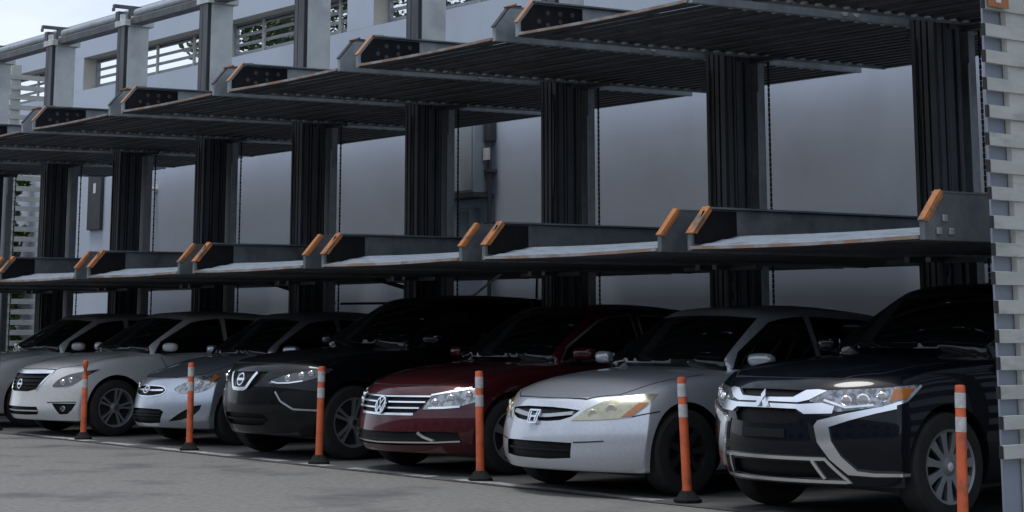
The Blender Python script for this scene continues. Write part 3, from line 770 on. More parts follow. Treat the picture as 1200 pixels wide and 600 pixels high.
        for i in range(n):
            if sp.get('pair'):
                t = 2 * math.pi * (i // 2) / (n // 2) + (.16 if i % 2 else -.16)
            else: t = 2 * math.pi * i / n
            a = Vector((0, math.cos(t), math.sin(t))); q = Vector((0, -math.sin(t), math.cos(t))); ws = sp.get('sw', .022)
            tw_ = sp.get('twist', 0.)
            n0 = len(rm.v)
            for rad, wd, xx in ((.045, ws * 1.0, .086), (rr * .55, ws * .8, .09), (rr - .012, ws * 1.25, .097)):
                c_ = a * rad + q * tw_ * (rad / rr)
                for sx, dw in ((0, 1), (0, -1), (-.035, -.8), (-.035, .8)):
                    rm.v.append(tuple(Vector((xx + sx, 0, 0)) + c_ + q * wd * dw))
            for g_ in range(2):
                for k in range(4):
                    l = (k + 1) % 4; rm.f.append((n0 + g_ * 4 + k, n0 + g_ * 4 + l, n0 + g_ * 4 + 4 + l, n0 + g_ * 4 + 4 + k))
            rm.f.append((n0, n0 + 1, n0 + 2, n0 + 3)); rm.f.append((n0 + 11, n0 + 10, n0 + 9, n0 + 8))
        rm.lathe([(.062, .05), (.062, .088), (.03, .098), (.001, .098)], 'x', seg=20)
        rmm = rm.mesh('rim', sp.get('rimmat', M_alloy), smooth=30)
        cap = MB().lathe([(.03, .094), (.03, .102), (.001, .104)], 'x', seg=16).mesh('hub_cap', M_chrome, smooth=30)
        for ya in (sp['fo'], sp['fo'] + sp['wb']):
            for sg_ in (1, -1):
                wo = link('wheel', hb, s.root, (sg_ * (sp['hw'] - .125), ya, rw + .008))
                if sg_ < 0: wo.rotation_euler = (0, 0, math.pi)
                if ya == sp['fo'] and sp.get('steer'): wo.rotation_euler = (0, 0, wo.rotation_euler.z + R(sp['steer']))
                wo.rotation_euler.x = random.uniform(0, .5) if sg_ > 0 else 0
                link('tyre', ty, wo); link('rim', rmm, wo); link('hub_cap', cap, wo)
    def glass(s):
        sp = s.sp; cb = sp['cabin']; (y1, z1), (y2, z2) = cb[0], cb[1]; (y4, z4), (y5, z5) = cb[-2], cb[-1]
        cw = sp['cw']; h = z2 - z1; tum = sp.get('tum', .44) * h
        # windscreen and rear screen
        wx0, wx1 = cw - .115, cw - tum * .98 - .07
        zb = z1 - .055; zt = z2 - .045
        pts = [(-wx0, 0, zb + .02), (-wx0 * .5, 0, zb - .01), (0, 0, zb - .02), (wx0 * .5, 0, zb - .01), (wx0, 0, zb + .02), (wx1, 0, zt - .012), (wx1 * .5, 0, zt + .006), (0, 0, zt + .012), (-wx1 * .5, 0, zt + .006), (-wx1, 0, zt - .012)]
        s.patch('windscreen', M_glass, pts, 0, .010, .012, 0, .035, cabin=True)
        rz0, rz1 = z5 + .07, z4 - .07; rw0 = cw * .84 - .13; rw1 = cw - tum - .12
        s.patch('rear_screen', M_glass, [(-rw0, 0, rz0), (rw0, 0, rz0), (rw1, 0, rz1), (-rw1, 0, rz1)], 180, .005, .01, 0, .08, cabin=True)
        # side glass split by the B pillar
        bl = sp['belt']                  # (z front, z rear)
        def roofz(y): return interp(cb, y) - .085
        ya = y1 + (y2 - y1) * sp.get('afrac', .34); yb = sp['bp']; yc = sp['cp']
        def belt(y): return bl[0] + (bl[1] - bl[0]) * (y - ya) / (yc - ya)
        ins = .10
        f = [(0, ya + .02, belt(ya)), (0, yb - .035, belt(yb)), (0, yb - .045, roofz(yb))]
        k = y2 + .16
        f += [(0, k, roofz(k))] + [(0, y1 + (y2 - y1) * t + ins, z1 + (z2 - z1) * t - .055) for t in (.9, .7, .5, .36)]
        g_ = [(0, yb + .035, belt(yb)), (0, yc - .12, belt(yc)), (0, yc, belt(yc) + .07)] + [(0, yc - (yc - y4) * t, (belt(yc) + .07) * (1 - t) + roofz(y4) * t) for t in (.5, .9)] + [(0, min(y4 - .15, yc - .3), roofz(min(y4 - .15, yc - .3))), (0, yb + .045, roofz(yb))]
        for nm, po in (('side_window', f), ('side_window', g_)):
            s.patch(nm, M_glass, po, 90, .005, .012, 0, .09, cabin=True, both=True)
            s.ribbon('window_trim', sp.get('trim', M_plast), po, .018, 90, .008, .01, True, cabin=True, both=True, step=.07)
        # door gaps and handles
        z0 = sp['bot'][1][1] + .08
        for yy, yt in ((ya + .22, ya + .06), (yb, yb), (yc - .05, yc - .1)):
            s.ribbon('panel_gap', M_seam, [(0, yy, z0), (0, yy - .01, (z0 + bl[0]) / 2), (0, yt, bl[0] - .05)], .008, 90, .003, .006, both=True, step=.02)
        for yy in (yb - .16, yc - .22):
            s.patch('door_handle', sp['paint'], [(0, yy - .1, bl[0] - .13), (0, yy + .1, bl[0] - .12), (0, yy + .1, bl[0] - .095), (0, yy - .1, bl[0] - .105)], 90, .028, .0, 0, .05, both=True)
        # hood shut line
        hx = sp['hw'] * .78
        s.mirrors(ya, bl[0])
    def mirrors(s, ya, zb):
        sp = s.sp; cw = sp['cw']; mz = zb + sp.get('mdz', .07); mx_ = cw + .13; my = ya + sp.get('mdy', .10)
        for sg_ in (1, -1):
            V = []; n = 0; F = []
            K = 12
            secs = [(-.105, .62, 0), (-.085, .9, .0), (0, 1., .0), (.07, .98, .0), (.105, .72, .01), (.12, .4, .02)]
            for xo, sc, dy in secs:
                for j in range(K):
                    t = 2 * math.pi * j / K
                    cy_, cz = math.cos(t), math.sin(t)
                    V.append((sg_ * (mx_ + xo), my + dy + .055 * sc * math.copysign(abs(cy_) ** .7, cy_) + (.02 if xo > 0 else 0), mz + .056 * sc * math.copysign(abs(cz) ** .7, cz)))
            for i in range(len(secs) - 1):
                for j in range(K): F.append([i * K + j, i * K + (j + 1) % K, (i + 1) * K + (j + 1) % K, (i + 1) * K + j])
            F.append(list(range(K))); F.append([(len(secs) - 1) * K + j for j in range(K)][::-1])
            o = link('side_mirror', finish(subsurf(V, F, 1), sp.get('mirmat', sp['paint']), 60), s.root)
            MB().box(*sorted((sg_ * (mx_ - .08), sg_ * (mx_ + .09))), my + .055, my + .068, mz - .038, mz + .038).build('mirror_glass', M_chrome, o, bevel=.004)
            MB().tube([(sg_ * (cw - .08), my + .02, mz - .07), (sg_ * (mx_ - .06), my + .01, mz - .045)], .028, 8).build('mirror_arm', M_plast, o, smooth=50)
    def tail(s):
        sp = s.sp; Ln = sp['L']; zt = interp(sp['top_c'], Ln - .1)
        s.patch('tail_lamp', mat('tail_lamp_red', (.25, .01, .01), .2, coat=1.), [(.45, Ln, zt - .12), (.8, Ln - .1, zt - .10), (.8, Ln - .1, zt - .26), (.45, Ln, zt - .24)], 165, .006, .01, 1, .06, both=True)
def hood_lines(c, ys, xs):
    """shut line of the bonnet: from the nose back to the windscreen on both sides"""
    pass

# ---- 1: white sedan, ring emblem
def std(L_, hw, H, y1, z1, y2, y3, y4, y5, z5, nose, hoodz, **k):
    d = dict(L=L_, hw=hw, cw=hw - .075, cabin=[(y1, z1), (y2, H - .045), (y3, H), (y4, H - .06), (y5, z5)],
             top_c=[(0, nose), (.12, nose + .045), (.35, nose + .115), (.7, nose + (hoodz - nose) * .74), (y1, hoodz), (y1 + .3, hoodz + .005), (y5, z5), (L_ - .12, z5 - .01), (L_, z5 - .05)],
             top_e=[(0, nose - .06), (.15, nose - .03), (.4, nose + .05), (.75, nose + (hoodz - nose) * .58), (y1, hoodz - .055), (y1 + 1, hoodz - .03), (y5, z5 - .07), (L_, z5 - .12)],
             bot=[(0, .20), (.4, .19), (.8, .18), (L_ - .6, .19), (L_, .28)])
    d.update(k); return d
PAINT = {0: paint('paint_silver_white', (.50, .51, .525), .1, .32), 1: paint('paint_white', (.60, .61, .615), .0, .28), 2: paint('paint_silver', (.50, .545, .61), .75, .30),
         3: paint('paint_black', (.004, .0045, .006), .0, .3, dl=.66), 4: paint('paint_dark_red', (.065, .008, .012), .2, .3), 5: paint('paint_old_silver', (.55, .585, .645), .4, .28),
         6: paint('paint_navy', (.003, .0045, .009), .0, .25, dl=.66)}
def new_car(k, label, cat, dx, Yn, sp):
    sp['paint'] = PAINT[k]
    c = Car(label, cat, (k - .5) * P + dx, Yn, sp); c.make_skin()
    pl, hw, pp = sp['plan'], sp['hw'], sp.get('ppow', 2.4)
    c.F = lambda pts: [q if len(q) == 3 else (q[0], pl * min(1, abs(q[0]) / hw) ** pp + .04, q[1]) for q in pts]
    return c
def sym(half):       # half outline with x>0 -> closed symmetric outline
    return half + [(-x_, z_) for x_, z_ in half[::-1]]
def grille(c, half, depth, bars=(), barw=.02, barmat=None, name='grille', margin=.92):
    pts = c.F(sym(half)); c.recess(pts, depth, 0, 0)
    return pts
def common(c, hoodx, seam_z):
    """glass, gaps, tail lamps, bonnet shut line, wiper cowl"""
    c.glass(); c.tail(); sp = c.sp; y1 = sp['cabin'][0][0]
    top = Proj(c.bvh, 0, 89.9)
    fy = lambda x_: sp['plan'] * (abs(x_) / sp['hw']) ** sp.get('ppow', 2.4) + sp['prof'][-1][1] + .035
    hoodx = [(hoodx[0][0], fy(hoodx[0][0]))] + [q for q in hoodx[1:] if q[1] > fy(hoodx[0][0]) + .05]
    for sg_ in (1, -1):
        q = [top.to2((sg_ * x_, y_, 0)) for x_, y_ in hoodx]
        ribbon_mb(top, q, .008, .0025, .005, False, .02, is2=True).build('panel_gap', M_seam, c.root)
    x0, y0 = hoodx[0]
    q = [top.to2((x_ * x0, fy(x_ * x0), 0)) for x_ in (-1, -.75, -.5, -.25, 0, .25, .5, .75, 1)]
    ribbon_mb(top, q, .010, .0025, .005, False, .02, is2=True).build('panel_gap', M_seam, c.root)

# ---- far left pale sedan, mostly hidden
c = new_car(0, 'pale silver sedan at the far left edge, half hidden behind the white sedan', 'car', .0, -.30, std(4.8, .90, 1.46, 1.15, .99, 1.95, 2.5, 3.3, 4.1, 1.06, .70, .985,
    plan=.40, prof=[(0, .07), (.25, 0), (.55, .02), (.8, .06), (1, .14)], fo=.95, wb=2.75, rw=.325, rim=.21, spokes=10, belt=(.96, 1.0), bp=2.35, cp=3.75, rimmat=M_alloy))
gp = c.F(sym([(.10, .70), (.38, .69), (.34, .58), (.10, .56)])); c.recess(gp, .03, 0, 0)
ip = c.F(sym([(.2, .40), (.45, .40), (.42, .29), (.2, .28)])); c.recess(ip, .05, 0, 0)
c.bake(); common(c, [(.46, .16), (.66, .5), (.72, 1.1)], .6)
c.patch('grille', M_plast, gp, 0, -.024, .03, 0); c.patch('intake', M_plast, ip, 0, -.042, .05, 0)
c.patch('headlight', M_lampdark, c.F([(.45, .60), (.66, .60), (.80, .62), (.88, .5, .74), (.80, .46, .75), (.6, .71)]), 40, .005, .012, 1, both=True)
c.emblem([(ring2(0, .635, .05, .05), True, .012)])

# ---- white sedan
c = new_car(1, 'white sedan with ring emblem on a dark grille, second car from the left', 'car', 0, -.30, std(4.86, .915, 1.47, 1.15, 1.0, 1.95, 2.5, 3.35, 4.2, 1.08, .72, .995,
    plan=.40, ppow=2.2, prof=[(0, .06), (.2, 0), (.45, .03), (.6, .04), (.85, .06), (1, .15)], fo=.89, wb=2.775, rw=.33, rim=.222, spokes=10, pair=1, sw=.014, belt=(.97, 1.01), bp=2.4, cp=3.85, trim=M_plast))
gp = c.F(sym([(.2, .735), (.47, .74), (.42, .66), (.34, .55), (.2, .525)])); c.recess(gp, .035, 0, 0)
ip = c.F(sym([(.2, .352), (.40, .352), (.43, .30), (.40, .262), (.2, .255)])); c.recess(ip, .045, 0, 0)
fp = c.F([(.60, .395), (.86, .395), (.82, .32), (.77, .272), (.69, .268)])
c.recess(fp, .03, 35, 0); c.recess([(-p[0], p[1], p[2]) for p in fp], .03, -35, 0)
c.bake(); common(c, [(.5, .17), (.68, .5), (.73, 1.1)], .6)
g_ = c.patch('grille', M_plast, gp, 0, -.028, .03, 0)[0]
for i in range(4): c.ribbon('grille_bar', M_plast, c.F([(-.36 - i * .022, .565 + i * .042), (0, .56 + i * .042), (.36 + i * .022, .565 + i * .042)]), .012, 0, -.004, .016, parent=g_)
c.ribbon('grille_visor', M_chrome, c.F([(-.5, .758), (-.25, .752), (0, .75), (.25, .752), (.5, .758)]), .035, 0, .012, .02)
c.ribbon('grille_surround', M_chrome, c.F([(.49, .745), (.44, .66), (.355, .545)]), .016, 0, .008, .014, both=True)
i_ = c.patch('intake', M_plast, ip, 0, -.036, .05, 0)[0]
c.ribbon('intake_bar', PAINT[1], c.F([(-.40, .305), (0, .302), (.40, .305)]), .014, 0, -.006, .02, parent=i_)
hl = c.patch('headlight', M_lampdark, c.F([(.575, .585), (.70, .588), (.80, .60), (.87, .40, .655), (.905, .56, .755), (.905, .66, .79), (.86, .44, .765), (.76, .73), (.66, .68)]), 42, .006, .012, 1, both=True)
c.lamp_bowls([((.70, .28, .635), 1), ((.79, .33, .665), .9)], .033, 42, hl)
c.patch('turn_signal', M_amber, c.F([(.862, .44, .69), (.89, .52, .735), (.895, .55, .765), (.865, .46, .745)]), 50, .010, .012, 0, both=True)
fo_ = c.patch('fog_recess', M_plast, fp, 35, -.022, .02, 0, both=True)
c.lamp_bowls([((.735, .25, .335), 1)], .035, 35, fo_, M_lampgrey, -.016)
c.ribbon('bumper_crease', M_seam, c.F([(.54, .405), (.7, .41), (.86, .412)]), .010, 35, .002, .004, both=True)
c.emblem([(ring2(.0, .612, .052, .052), True, .012), ([(-.066, .612), (.066, .612)], False, .022)], .016)

# ---- small silver sedan
c = new_car(2, 'small silver sedan with oval emblem, between the white sedan and the black crossover', 'car', .03, .05, std(4.37, .85, 1.45, 1.0, .97, 1.75, 2.35, 3.2, 3.85, 1.06, .665, .965,
    plan=.40, ppow=2.2, prof=[(0, .05), (.2, 0), (.45, .02), (.65, .04), (.85, .08), (1, .16)], fo=.83, wb=2.57, rw=.31, rim=.19, spokes=8, belt=(.95, 1.0), bp=2.15, cp=3.5))
gp = c.F(sym([(.12, .642), (.27, .632), (.325, .60), (.29, .558), (.12, .535)])); c.recess(gp, .03, 0, 0)
ip = c.F(sym([(.15, .40), (.31, .395), (.36, .37), (.31, .25), (.15, .24)])); c.recess(ip, .05, 0, 0)
fp = c.F([(.42, .268), (.56, .285), (.68, .33), (.74, .40), (.752, .45), (.66, .43), (.55, .36)])
c.recess(fp, .03, 30, 0); c.recess([(-p[0], p[1], p[2]) for p in fp], .03, -30, 0)
c.bake(); common(c, [(.36, .15), (.6, .45), (.68, 1.0)], .6)
g_ = c.patch('grille', M_plast, gp, 0, -.024, .03, 0)[0]
c.ribbon('grille_bar', M_chrome, c.F([(-.28, .60), (0, .592), (.28, .60)]), .018, 0, .0, .016, parent=g_)
c.ribbon('grille_surround', M_chrome, c.F(sym([(.12, .645), (.27, .637), (.332, .60), (.295, .553), (.12, .53)])), .011, 0, .006, .012, True, rnd=1)
i_ = c.patch('intake', M_plast, ip, 0, -.04, .05, 0)[0]
for z_ in (.29, .325, .36): c.ribbon('intake_bar', M_plast, c.F([(-.30, z_), (.30, z_)]), .012, 0, -.015, .02, parent=i_)
c.patch('fog_recess', M_plast, fp, 30, -.022, .02, 0, both=True)
hl = c.patch('headlight', M_lampgrey, c.F([(.45, .612), (.52, .57), (.62, .568), (.76, .59), (.84, .42, .66), (.845, .55, .785), (.80, .43, .775), (.70, .745), (.56, .68)]), 42, .006, .012, 1, both=True)
c.lamp_bowls([((.62, .25, .63), 1), ((.72, .32, .665), .85)], .042, 42, hl)
c.patch('turn_signal', M_amber, c.F([(.80, .39, .68), (.83, .43, .70), (.845, .53, .77), (.81, .43, .75)]), 45, .010, .012, 0, both=True)
c.emblem([(ring2(.0, .60, .062, .034), True, .009), ([(-.028, .582), (-.018, .618)], False, .011), ([(.018, .582), (.028, .618)], False, .011), ([(-.024, .598), (.024, .602)], False, .009)], .02)

# ---- black crossover with V grille
SUVP = [(0, .10), (.15, .04), (.35, 0), (.6, .01), (.8, .03), (.93, .07), (1, .14)]
def suv(L_, hw, H, nose, hoodz, y1, **k):
    d = std(L_, hw, H, y1, hoodz + .01, y1 + .85, y1 + 1.5, L_ - .75, L_ - .08, hoodz + .06, nose, hoodz, **k)
    d['bot'] = [(0, .25), (.4, .235), (.8, .23), (L_ - .6, .24), (L_, .34)]; return d
c = new_car(3, 'black crossover with chrome V-shaped grille and ring emblem', 'car', .13, -.24, suv(4.69, .92, 1.60, .865, 1.09, 1.25,
    plan=.40, prof=SUVP, fo=.80, wb=2.706, rw=.355, rim=.235, spokes=10, pair=1, sw=.016, belt=(1.08, 1.12), bp=2.35, cp=3.95, trim=M_plast))
gp = c.F(sym([(.10, .845), (.36, .85), (.30, .76), (.2, .69), (.10, .672)])); c.recess(gp, .03, 0, 0)
ip = c.F(sym([(.2, .45), (.37, .445), (.41, .39), (.33, .335), (.2, .328)])); c.recess(ip, .05, 0, 0)
c.bake(); common(c, [(.5, .15), (.68, .5), (.75, 1.05)], .8)
c.patch('grille', M_plast, gp, 0, -.022, .03, 0)
c.ribbon('v_trim', M_chrome, c.F([(-.235, .842), (-.2, .79), (-.135, .70), (-.10, .682), (0, .678), (.10, .682), (.135, .70), (.2, .79), (.235, .842)]), .034, 0, .018, .03)
i_ = c.patch('intake', M_plast, ip, 0, -.04, .05, 0)[0]
c.ribbon('intake_bar', M_plast, c.F([(-.38, .39), (.38, .39)]), .02, 0, -.01, .02, parent=i_)
hl = c.patch('headlight', M_lampdark, c.F([(.40, .735), (.56, .73), (.72, .745), (.86, .40, .80), (.91, .50, .855), (.91, .52, .885), (.80, .42, .875), (.62, .83), (.47, .775)]), 40, .006, .012, 1, both=True)
c.lamp_bowls([((.62, .2, .785), .9), ((.72, .3, .81), 1), ((.80, .35, .83), .9)], .036, 40, hl)
c.ribbon('lamp_strip', M_bowl, c.F([(.45, .755), (.52, .742), (.63, .745), (.75, .765)]), .012, 40, .012, .008, both=True, step=.03)
c.patch('bumper_insert', M_plast, c.F([(.52, .665), (.84, .40, .67), (.86, .42, .52), (.72, .50), (.60, .55)]), 38, .004, .01, 1, both=True)
c.ribbon('insert_trim', M_galv, c.F([(.50, .66), (.56, .57), (.68, .495), (.88, .45, .485)]), .016, 38, .008, .01, both=True)
c.emblem([(ring2(0, .772, .056, .056), True, .013), ([(-.07, .772), (.07, .772)], False, .024)], .02)

# ---- dark red sedan with bar grille
c = new_car(4, 'dark red sedan with chrome bar grille and round emblem', 'car', .06, -.25, std(4.87, .917, 1.485, 1.2, .99, 2.0, 2.6, 3.4, 4.2, 1.08, .70, .985,
    plan=.42, ppow=2.3, prof=[(0, .07), (.2, 0), (.45, .02), (.7, .05), (.88, .08), (1, .17)], fo=.86, wb=2.80, rw=.33, rim=.222, spokes=5, sw=.032, belt=(.97, 1.01), bp=2.45, cp=3.9, trim=M_chrome))
gp = c.F(sym([(.2, .688), (.52, .68), (.47, .59), (.39, .52), (.2, .51)])); c.recess(gp, .035, 0, 0)
ip = c.F(sym([(.2, .375), (.62, .385), (.78, .38), (.80, .30), (.6, .27), (.2, .258)])); c.recess(ip, .04, 0, 0)
c.bake(); common(c, [(.5, .2), (.68, .5), (.74, 1.15)], .6)
g_ = c.patch('grille', M_plast, gp, 0, -.028, .03, 0)[0]
for i, (hwid, z_) in enumerate(((.40, .522), (.445, .575), (.485, .626), (.515, .675))):
    c.ribbon('grille_bar', M_chrome, c.F([(-hwid, z_ + .006), (0, z_), (hwid, z_ + .006)]), .013 if i else .02, 0, .004, .03, parent=g_)
c.patch('intake', M_plast, ip, 0, -.03, .04, 0)
c.ribbon('bumper_trim', M_chrome, c.F([(-.79, .305), (-.6, .292), (0, .280), (.6, .292), (.79, .305)]), .013, 0, .006, .03)
c.ribbon('tick_trim', M_chrome, c.F([(.47, .372), (.53, .335), (.60, .308)]), .022, 0, .012, .03, both=True)
hl = c.patch('headlight', M_lampgrey, c.F([(.50, .57), (.66, .575), (.82, .30, .60), (.905, .42, .64), (.915, .48, .74), (.88, .40, .752), (.76, .73), (.57, .69)]), 36, .006, .012, 0, both=True)
c.lamp_bowls([((.60, .2, .625), .9), ((.72, .28, .66), 1), ((.84, .38, .69), 1.0)], .038, 36, hl)
c.ribbon('lamp_strip', M_chrome, c.F([(.56, .692), (.70, .722), (.86, .38, .756)]), .014, 36, .010, .012, both=True)
c.ribbon('lamp_strip', M_bowl, c.F([(.55, .583), (.68, .588), (.80, .32, .60)]), .018, 36, .012, .01, both=True)
c.patch('emblem_disc', M_plast, c.F([(q[0], q[1]) for q in ring2(0, .60, .07, .07)]), 0, .016, .03, 0)
c.emblem([(ring2(0, .60, .07, .07), True, .014), ([(-.03, .655), (0, .608), (.03, .655)], False, .012), ([(-.058, .63), (-.028, .545), (0, .60), (.028, .545), (.058, .63)], False, .012)], .028)

# ---- older silver sedan
c = new_car(5, 'older silver sedan with yellowed headlights and slim grille', 'car', .03, -.50, std(4.81, .905, 1.45, 1.2, .97, 1.95, 2.55, 3.35, 4.1, 1.06, .675, .965,
    plan=.42, ppow=2.3, prof=[(0, .05), (.12, 0), (.45, .005), (.62, .03), (.8, .05), (1, .13)], fo=.85, wb=2.74, rw=.325, rim=.20, spokes=7, sw=.026, rimmat=M_steelrim, belt=(.95, 1.0), bp=2.4, cp=3.85))
gp = c.F(sym([(.15, .668), (.30, .66), (.41, .648), (.36, .60), (.27, .572), (.15, .562)])); c.recess(gp, .035, 0, 0)
ip = c.F(sym([(.2, .412), (.40, .408), (.39, .295), (.2, .283)])); c.recess(ip, .045, 0, 0)
c.bake(); common(c, [(.42, .14), (.62, .4), (.70, .8), (.74, 1.15)], .6)
g_ = c.patch('grille', M_plast, gp, 0, -.028, .03, 0)[0]
c.ribbon('grille_bar', M_galv, c.F([(-.36, .628), (-.15, .606), (0, .60), (.15, .606), (.36, .628)]), .026, 0, .0, .03, parent=g_)
i_ = c.patch('intake', M_plast, ip, 0, -.036, .05, 0)[0]
c.ribbon('intake_bar', M_plast, c.F([(-.38, .35), (.38, .35)]), .014, 0, -.015, .02, parent=i_)
hl = c.patch('headlight', M_lampyel, c.F([(.385, .572), (.54, .578), (.69, .588), (.80, .608), (.87, .46, .70), (.885, .53, .775), (.84, .46, .775), (.74, .757), (.62, .72), (.50, .66)]), 38, .006, .012, 0, both=True)
c.lamp_bowls([((.55, .17, .625), .8), ((.67, .25, .655), 1)], .046, 38, hl, mat('dull_reflector', (.55, .54, .44), .3, .2, coat=.6), .005)
c.patch('turn_signal', M_amber, c.F([(.735, .605), (.80, .615), (.865, .47, .715), (.82, .41, .71)]), 42, .010, .012, 0, both=True)
c.ribbon('panel_gap', M_seam, c.F([(.80, .605), (.86, .42, .625), (.90, .56, .645)]), .008, 50, .002, .004, both=True)
c.ribbon('bumper_crease', M_seam, c.F([(.41, .412), (.52, .418), (.63, .426)]), .009, 20, .002, .004, both=True)
c.emblem([([(-.065, .642), (.065, .642), (.048, .548), (-.048, .548)], True, .012), ([(-.038, .632), (-.028, .56)], False, .015), ([(.038, .632), (.028, .56)], False, .015), ([(-.03, .596), (.03, .596)], False, .013)], .03)

# ---- dark blue SUV
c = new_car(6, 'dark navy SUV with broad chrome nose trim beside the slatted screen', 'suv', .0, -.50, suv(4.7, .905, 1.60, .875, 1.10, 1.28,
    plan=.40, prof=SUVP, fo=.88, wb=2.67, rw=.355, rim=.24, spokes=11, sw=.026, rimmat=mat('machined_rim', (.30, .31, .33), .35, .6), belt=(1.09, 1.13), bp=2.4, cp=4.0, trim=M_plast, mdz=.06, mirmat=PAINT[6]))
gp = c.F(sym([(.15, .862), (.30, .858), (.24, .822), (.15, .815)])); c.recess(gp, .03, 0, 0)
ip = c.F(sym([(.15, .738), (.26, .735), (.31, .70), (.28, .648), (.15, .64)])); c.recess(ip, .04, 0, 0)
lp = c.F(sym([(.2, .395), (.36, .392), (.40, .30), (.2, .29)])); c.recess(lp, .05, 0, 0)
c.bake(); common(c, [(.5, .15), (.68, .5), (.75, 1.05)], .8)
c.patch('grille', M_plast, gp, 0, -.022, .03, 0); c.patch('grille', M_plast, ip, 0, -.03, .04, 0); c.patch('intake', M_plast, lp, 0, -.04, .05, 0)
c.patch('chrome_wing', M_chrome, c.F(sym([(.10, .812), (.24, .815), (.32, .862), (.40, .868), (.46, .86), (.36, .80), (.28, .782), (.10, .784)])), 0, .010, .02, 0, .03)
c.patch('chrome_wing', M_chrome, c.F(sym([(.10, .772), (.30, .770), (.45, .782), (.53, .76), (.52, .715), (.34, .708), (.28, .74), (.10, .742)])), 0, .014, .02, 0, .03)
hl = c.patch('headlight', M_lampgrey, c.F([(.37, .79), (.48, .765), (.55, .725), (.66, .74), (.80, .765), (.89, .46, .80), (.905, .56, .885), (.90, .55, .90), (.80, .88), (.60, .868), (.46, .858)]), 36, .006, .012, 0, both=True)
c.lamp_bowls([((.60, .2, .795), .9), ((.70, .25, .80), 1.1), ((.80, .32, .82), .9)], .040, 36, hl)
c.ribbon('lamp_strip', M_bowl, c.F([(.47, .80), (.60, .755), (.75, .772)]), .014, 36, .012, .008, both=True)
c.patch('turn_signal', M_amber, c.F([(.835, .36, .795), (.885, .46, .81), (.90, .54, .88), (.84, .40, .875)]), 42, .010, .012, 0, both=True)
c.ribbon('lamp_trim', M_chrome, c.F([(.80, .755), (.89, .47, .80), (.905, .60, .895)]), .018, 45, .012, .012, both=True)
c.patch('chrome_blade', M_chrome, c.F([(.86, .40, .775), (.76, .755), (.60, .715), (.43, .668), (.405, .635), (.425, .53), (.50, .42), (.60, .322), (.74, .312), (.88, .48, .315), (.88, .48, .335), (.74, .336), (.655, .348), (.57, .44), (.515, .54), (.50, .628), (.62, .672), (.76, .718), (.86, .40, .748)]), 32, .020, .03, 0, .03, both=True)
c.ribbon('skid_frame', M_chrome, c.F([(-.47, .42), (.47, .42), (.57, .272), (-.57, .272)]), .022, 0, .014, .03, True)
c.ribbon('skid_frame', M_chrome, c.F([(.385, .41), (.43, .29)]), .022, 0, .016, .03, both=True)
c.patch('plate_holder', M_plast, c.F([(-.2, .605), (.2, .605), (.2, .55), (-.2, .55)]), 0, .012, .02, 0)
c.patch('side_vent', M_plast, c.F([(.36, .66), (.41, .62), (.44, .52), (.39, .52)]), 10, .004, .01, 0, both=True)
def dia(cx_, cz, ang, l=.062, w_=.03):
    d = Vector((math.cos(R(ang)), math.sin(R(ang)))); n_ = Vector((-d.y, d.x)); o = Vector((cx_, cz))
    return [tuple(o), tuple(o + d * l * .5 + n_ * w_ * .5), tuple(o + d * l), tuple(o + d * l * .5 - n_ * w_ * .5)]
eb = MB(); pr = Proj(c.bvh, 0)
for a in (90, 210, 330):
    b = patch_mb(pr, [(q[0], 0, q[1]) for q in dia(0, .79, a, .075, .042)], .034, -.02, .03)
    n = len(eb.v); eb.v += b.v; eb.f += [tuple(i + n for i in f) for f in b.f]
eb.build('emblem', M_chrome, c.root)

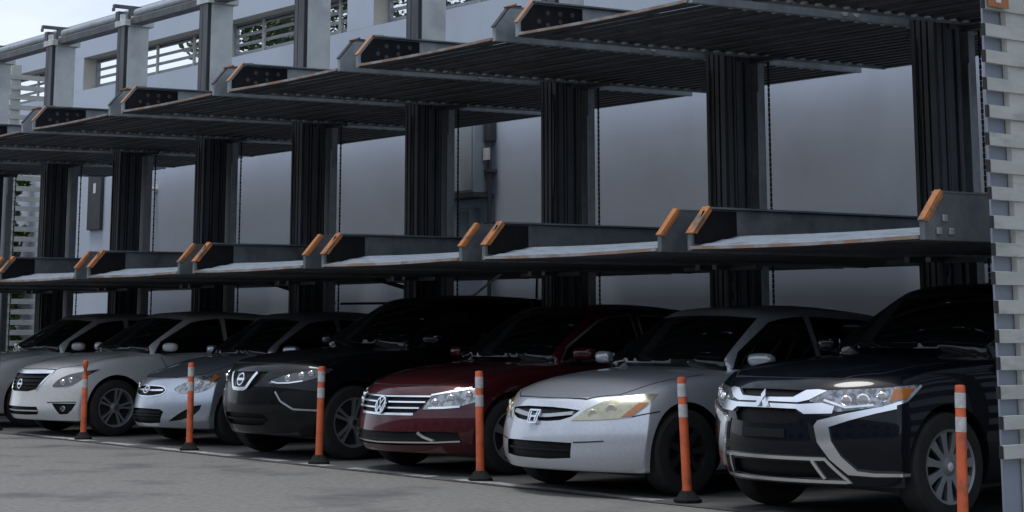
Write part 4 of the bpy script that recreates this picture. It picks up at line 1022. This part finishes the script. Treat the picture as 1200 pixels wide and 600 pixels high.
# ------------------------------------------------------------------ trees beyond the wall and the far screen
def tree(label, x, y, h, rx, rz, nleaf, lm, group, trunk=True):
    t = thing('tree', label, 'tree', (x, y, 0), group)
    tb = MB(); rnd = random.Random(int(x * 31 + y * 7))
    limbs = []
    tb.tube([(0, 0, 0), (.06, .03, h * .35), (.0, .08, h * .62)], .16, 8, .08)
    for i in range(7):
        a = i * 2.4; tip = Vector((math.cos(a) * rx * .65, math.sin(a) * rx * .65, h - rz + rz * rnd.uniform(-.5, .7)))
        st = Vector((0, .05, h * rnd.uniform(.35, .6))); md = (st + tip) / 2 + Vector((0, 0, .15))
        tb.tube([st, md, tip], .06, 6, .015); limbs.append(tip)
    tb.build('trunk', M_bark, t, smooth=50)
    cl = [(Vector((rnd.gauss(0, .42) * rx, rnd.gauss(0, .42) * rx, h - rz + rnd.gauss(0, .42) * rz)), rnd.uniform(.16, .34) * rx) for _ in range(34)] + [(l, .3 * rx) for l in limbs]
    lf = MB()
    for i in range(nleaf):
        c_, r_ = rnd.choice(cl)
        d = Vector((rnd.gauss(0, 1), rnd.gauss(0, 1), rnd.gauss(0, 1))).normalized() * r_ * rnd.uniform(.5, 1)
        p = c_ + d
        if y < 5.4 and p.y + y > 5.38: p.y = 5.38 - y - rnd.uniform(0, .3)
        u = Vector((rnd.gauss(0, 1), rnd.gauss(0, 1), rnd.gauss(0, .6))).normalized(); v = u.orthogonal().normalized()
        s_ = rnd.uniform(.06, .13); n = len(lf.v)
        lf.v += [tuple(p - u * s_), tuple(p + v * s_ * .45), tuple(p + u * s_), tuple(p - v * s_ * .45)]; lf.f.append((n, n + 1, n + 2, n + 3))
    me = bpy.data.meshes.new('crown'); me.from_pydata(lf.v, [], lf.f); me.materials.append(lm)
    o = link('crown', me, t); o['kind'] = 'stuff'
tree('leafy green shrub tree behind the far left slatted screen', -11.98, 5.12, 4.5, .42, 2.3, 7000, M_leaf, 'trees around the yard')
tree('darker green tree to the rear of the far left screen', -14.6, 4.0, 5.0, 1.4, 2.3, 6000, M_leaf2, 'trees around the yard')
for i, (xx, yy, hh) in enumerate([(-13.6, 11.6, 9.2), (-10.2, 11.2, 9.7), (-6, 12.0, 10.2)]):
    tree(['tree crown showing through the louvres left of the middle', 'tree crown showing through the middle louvres', 'tree crown showing through the louvres right of the middle'][i], xx, yy, hh, 2.2, 2.0, 4200, M_leaf2, 'trees behind the wall')
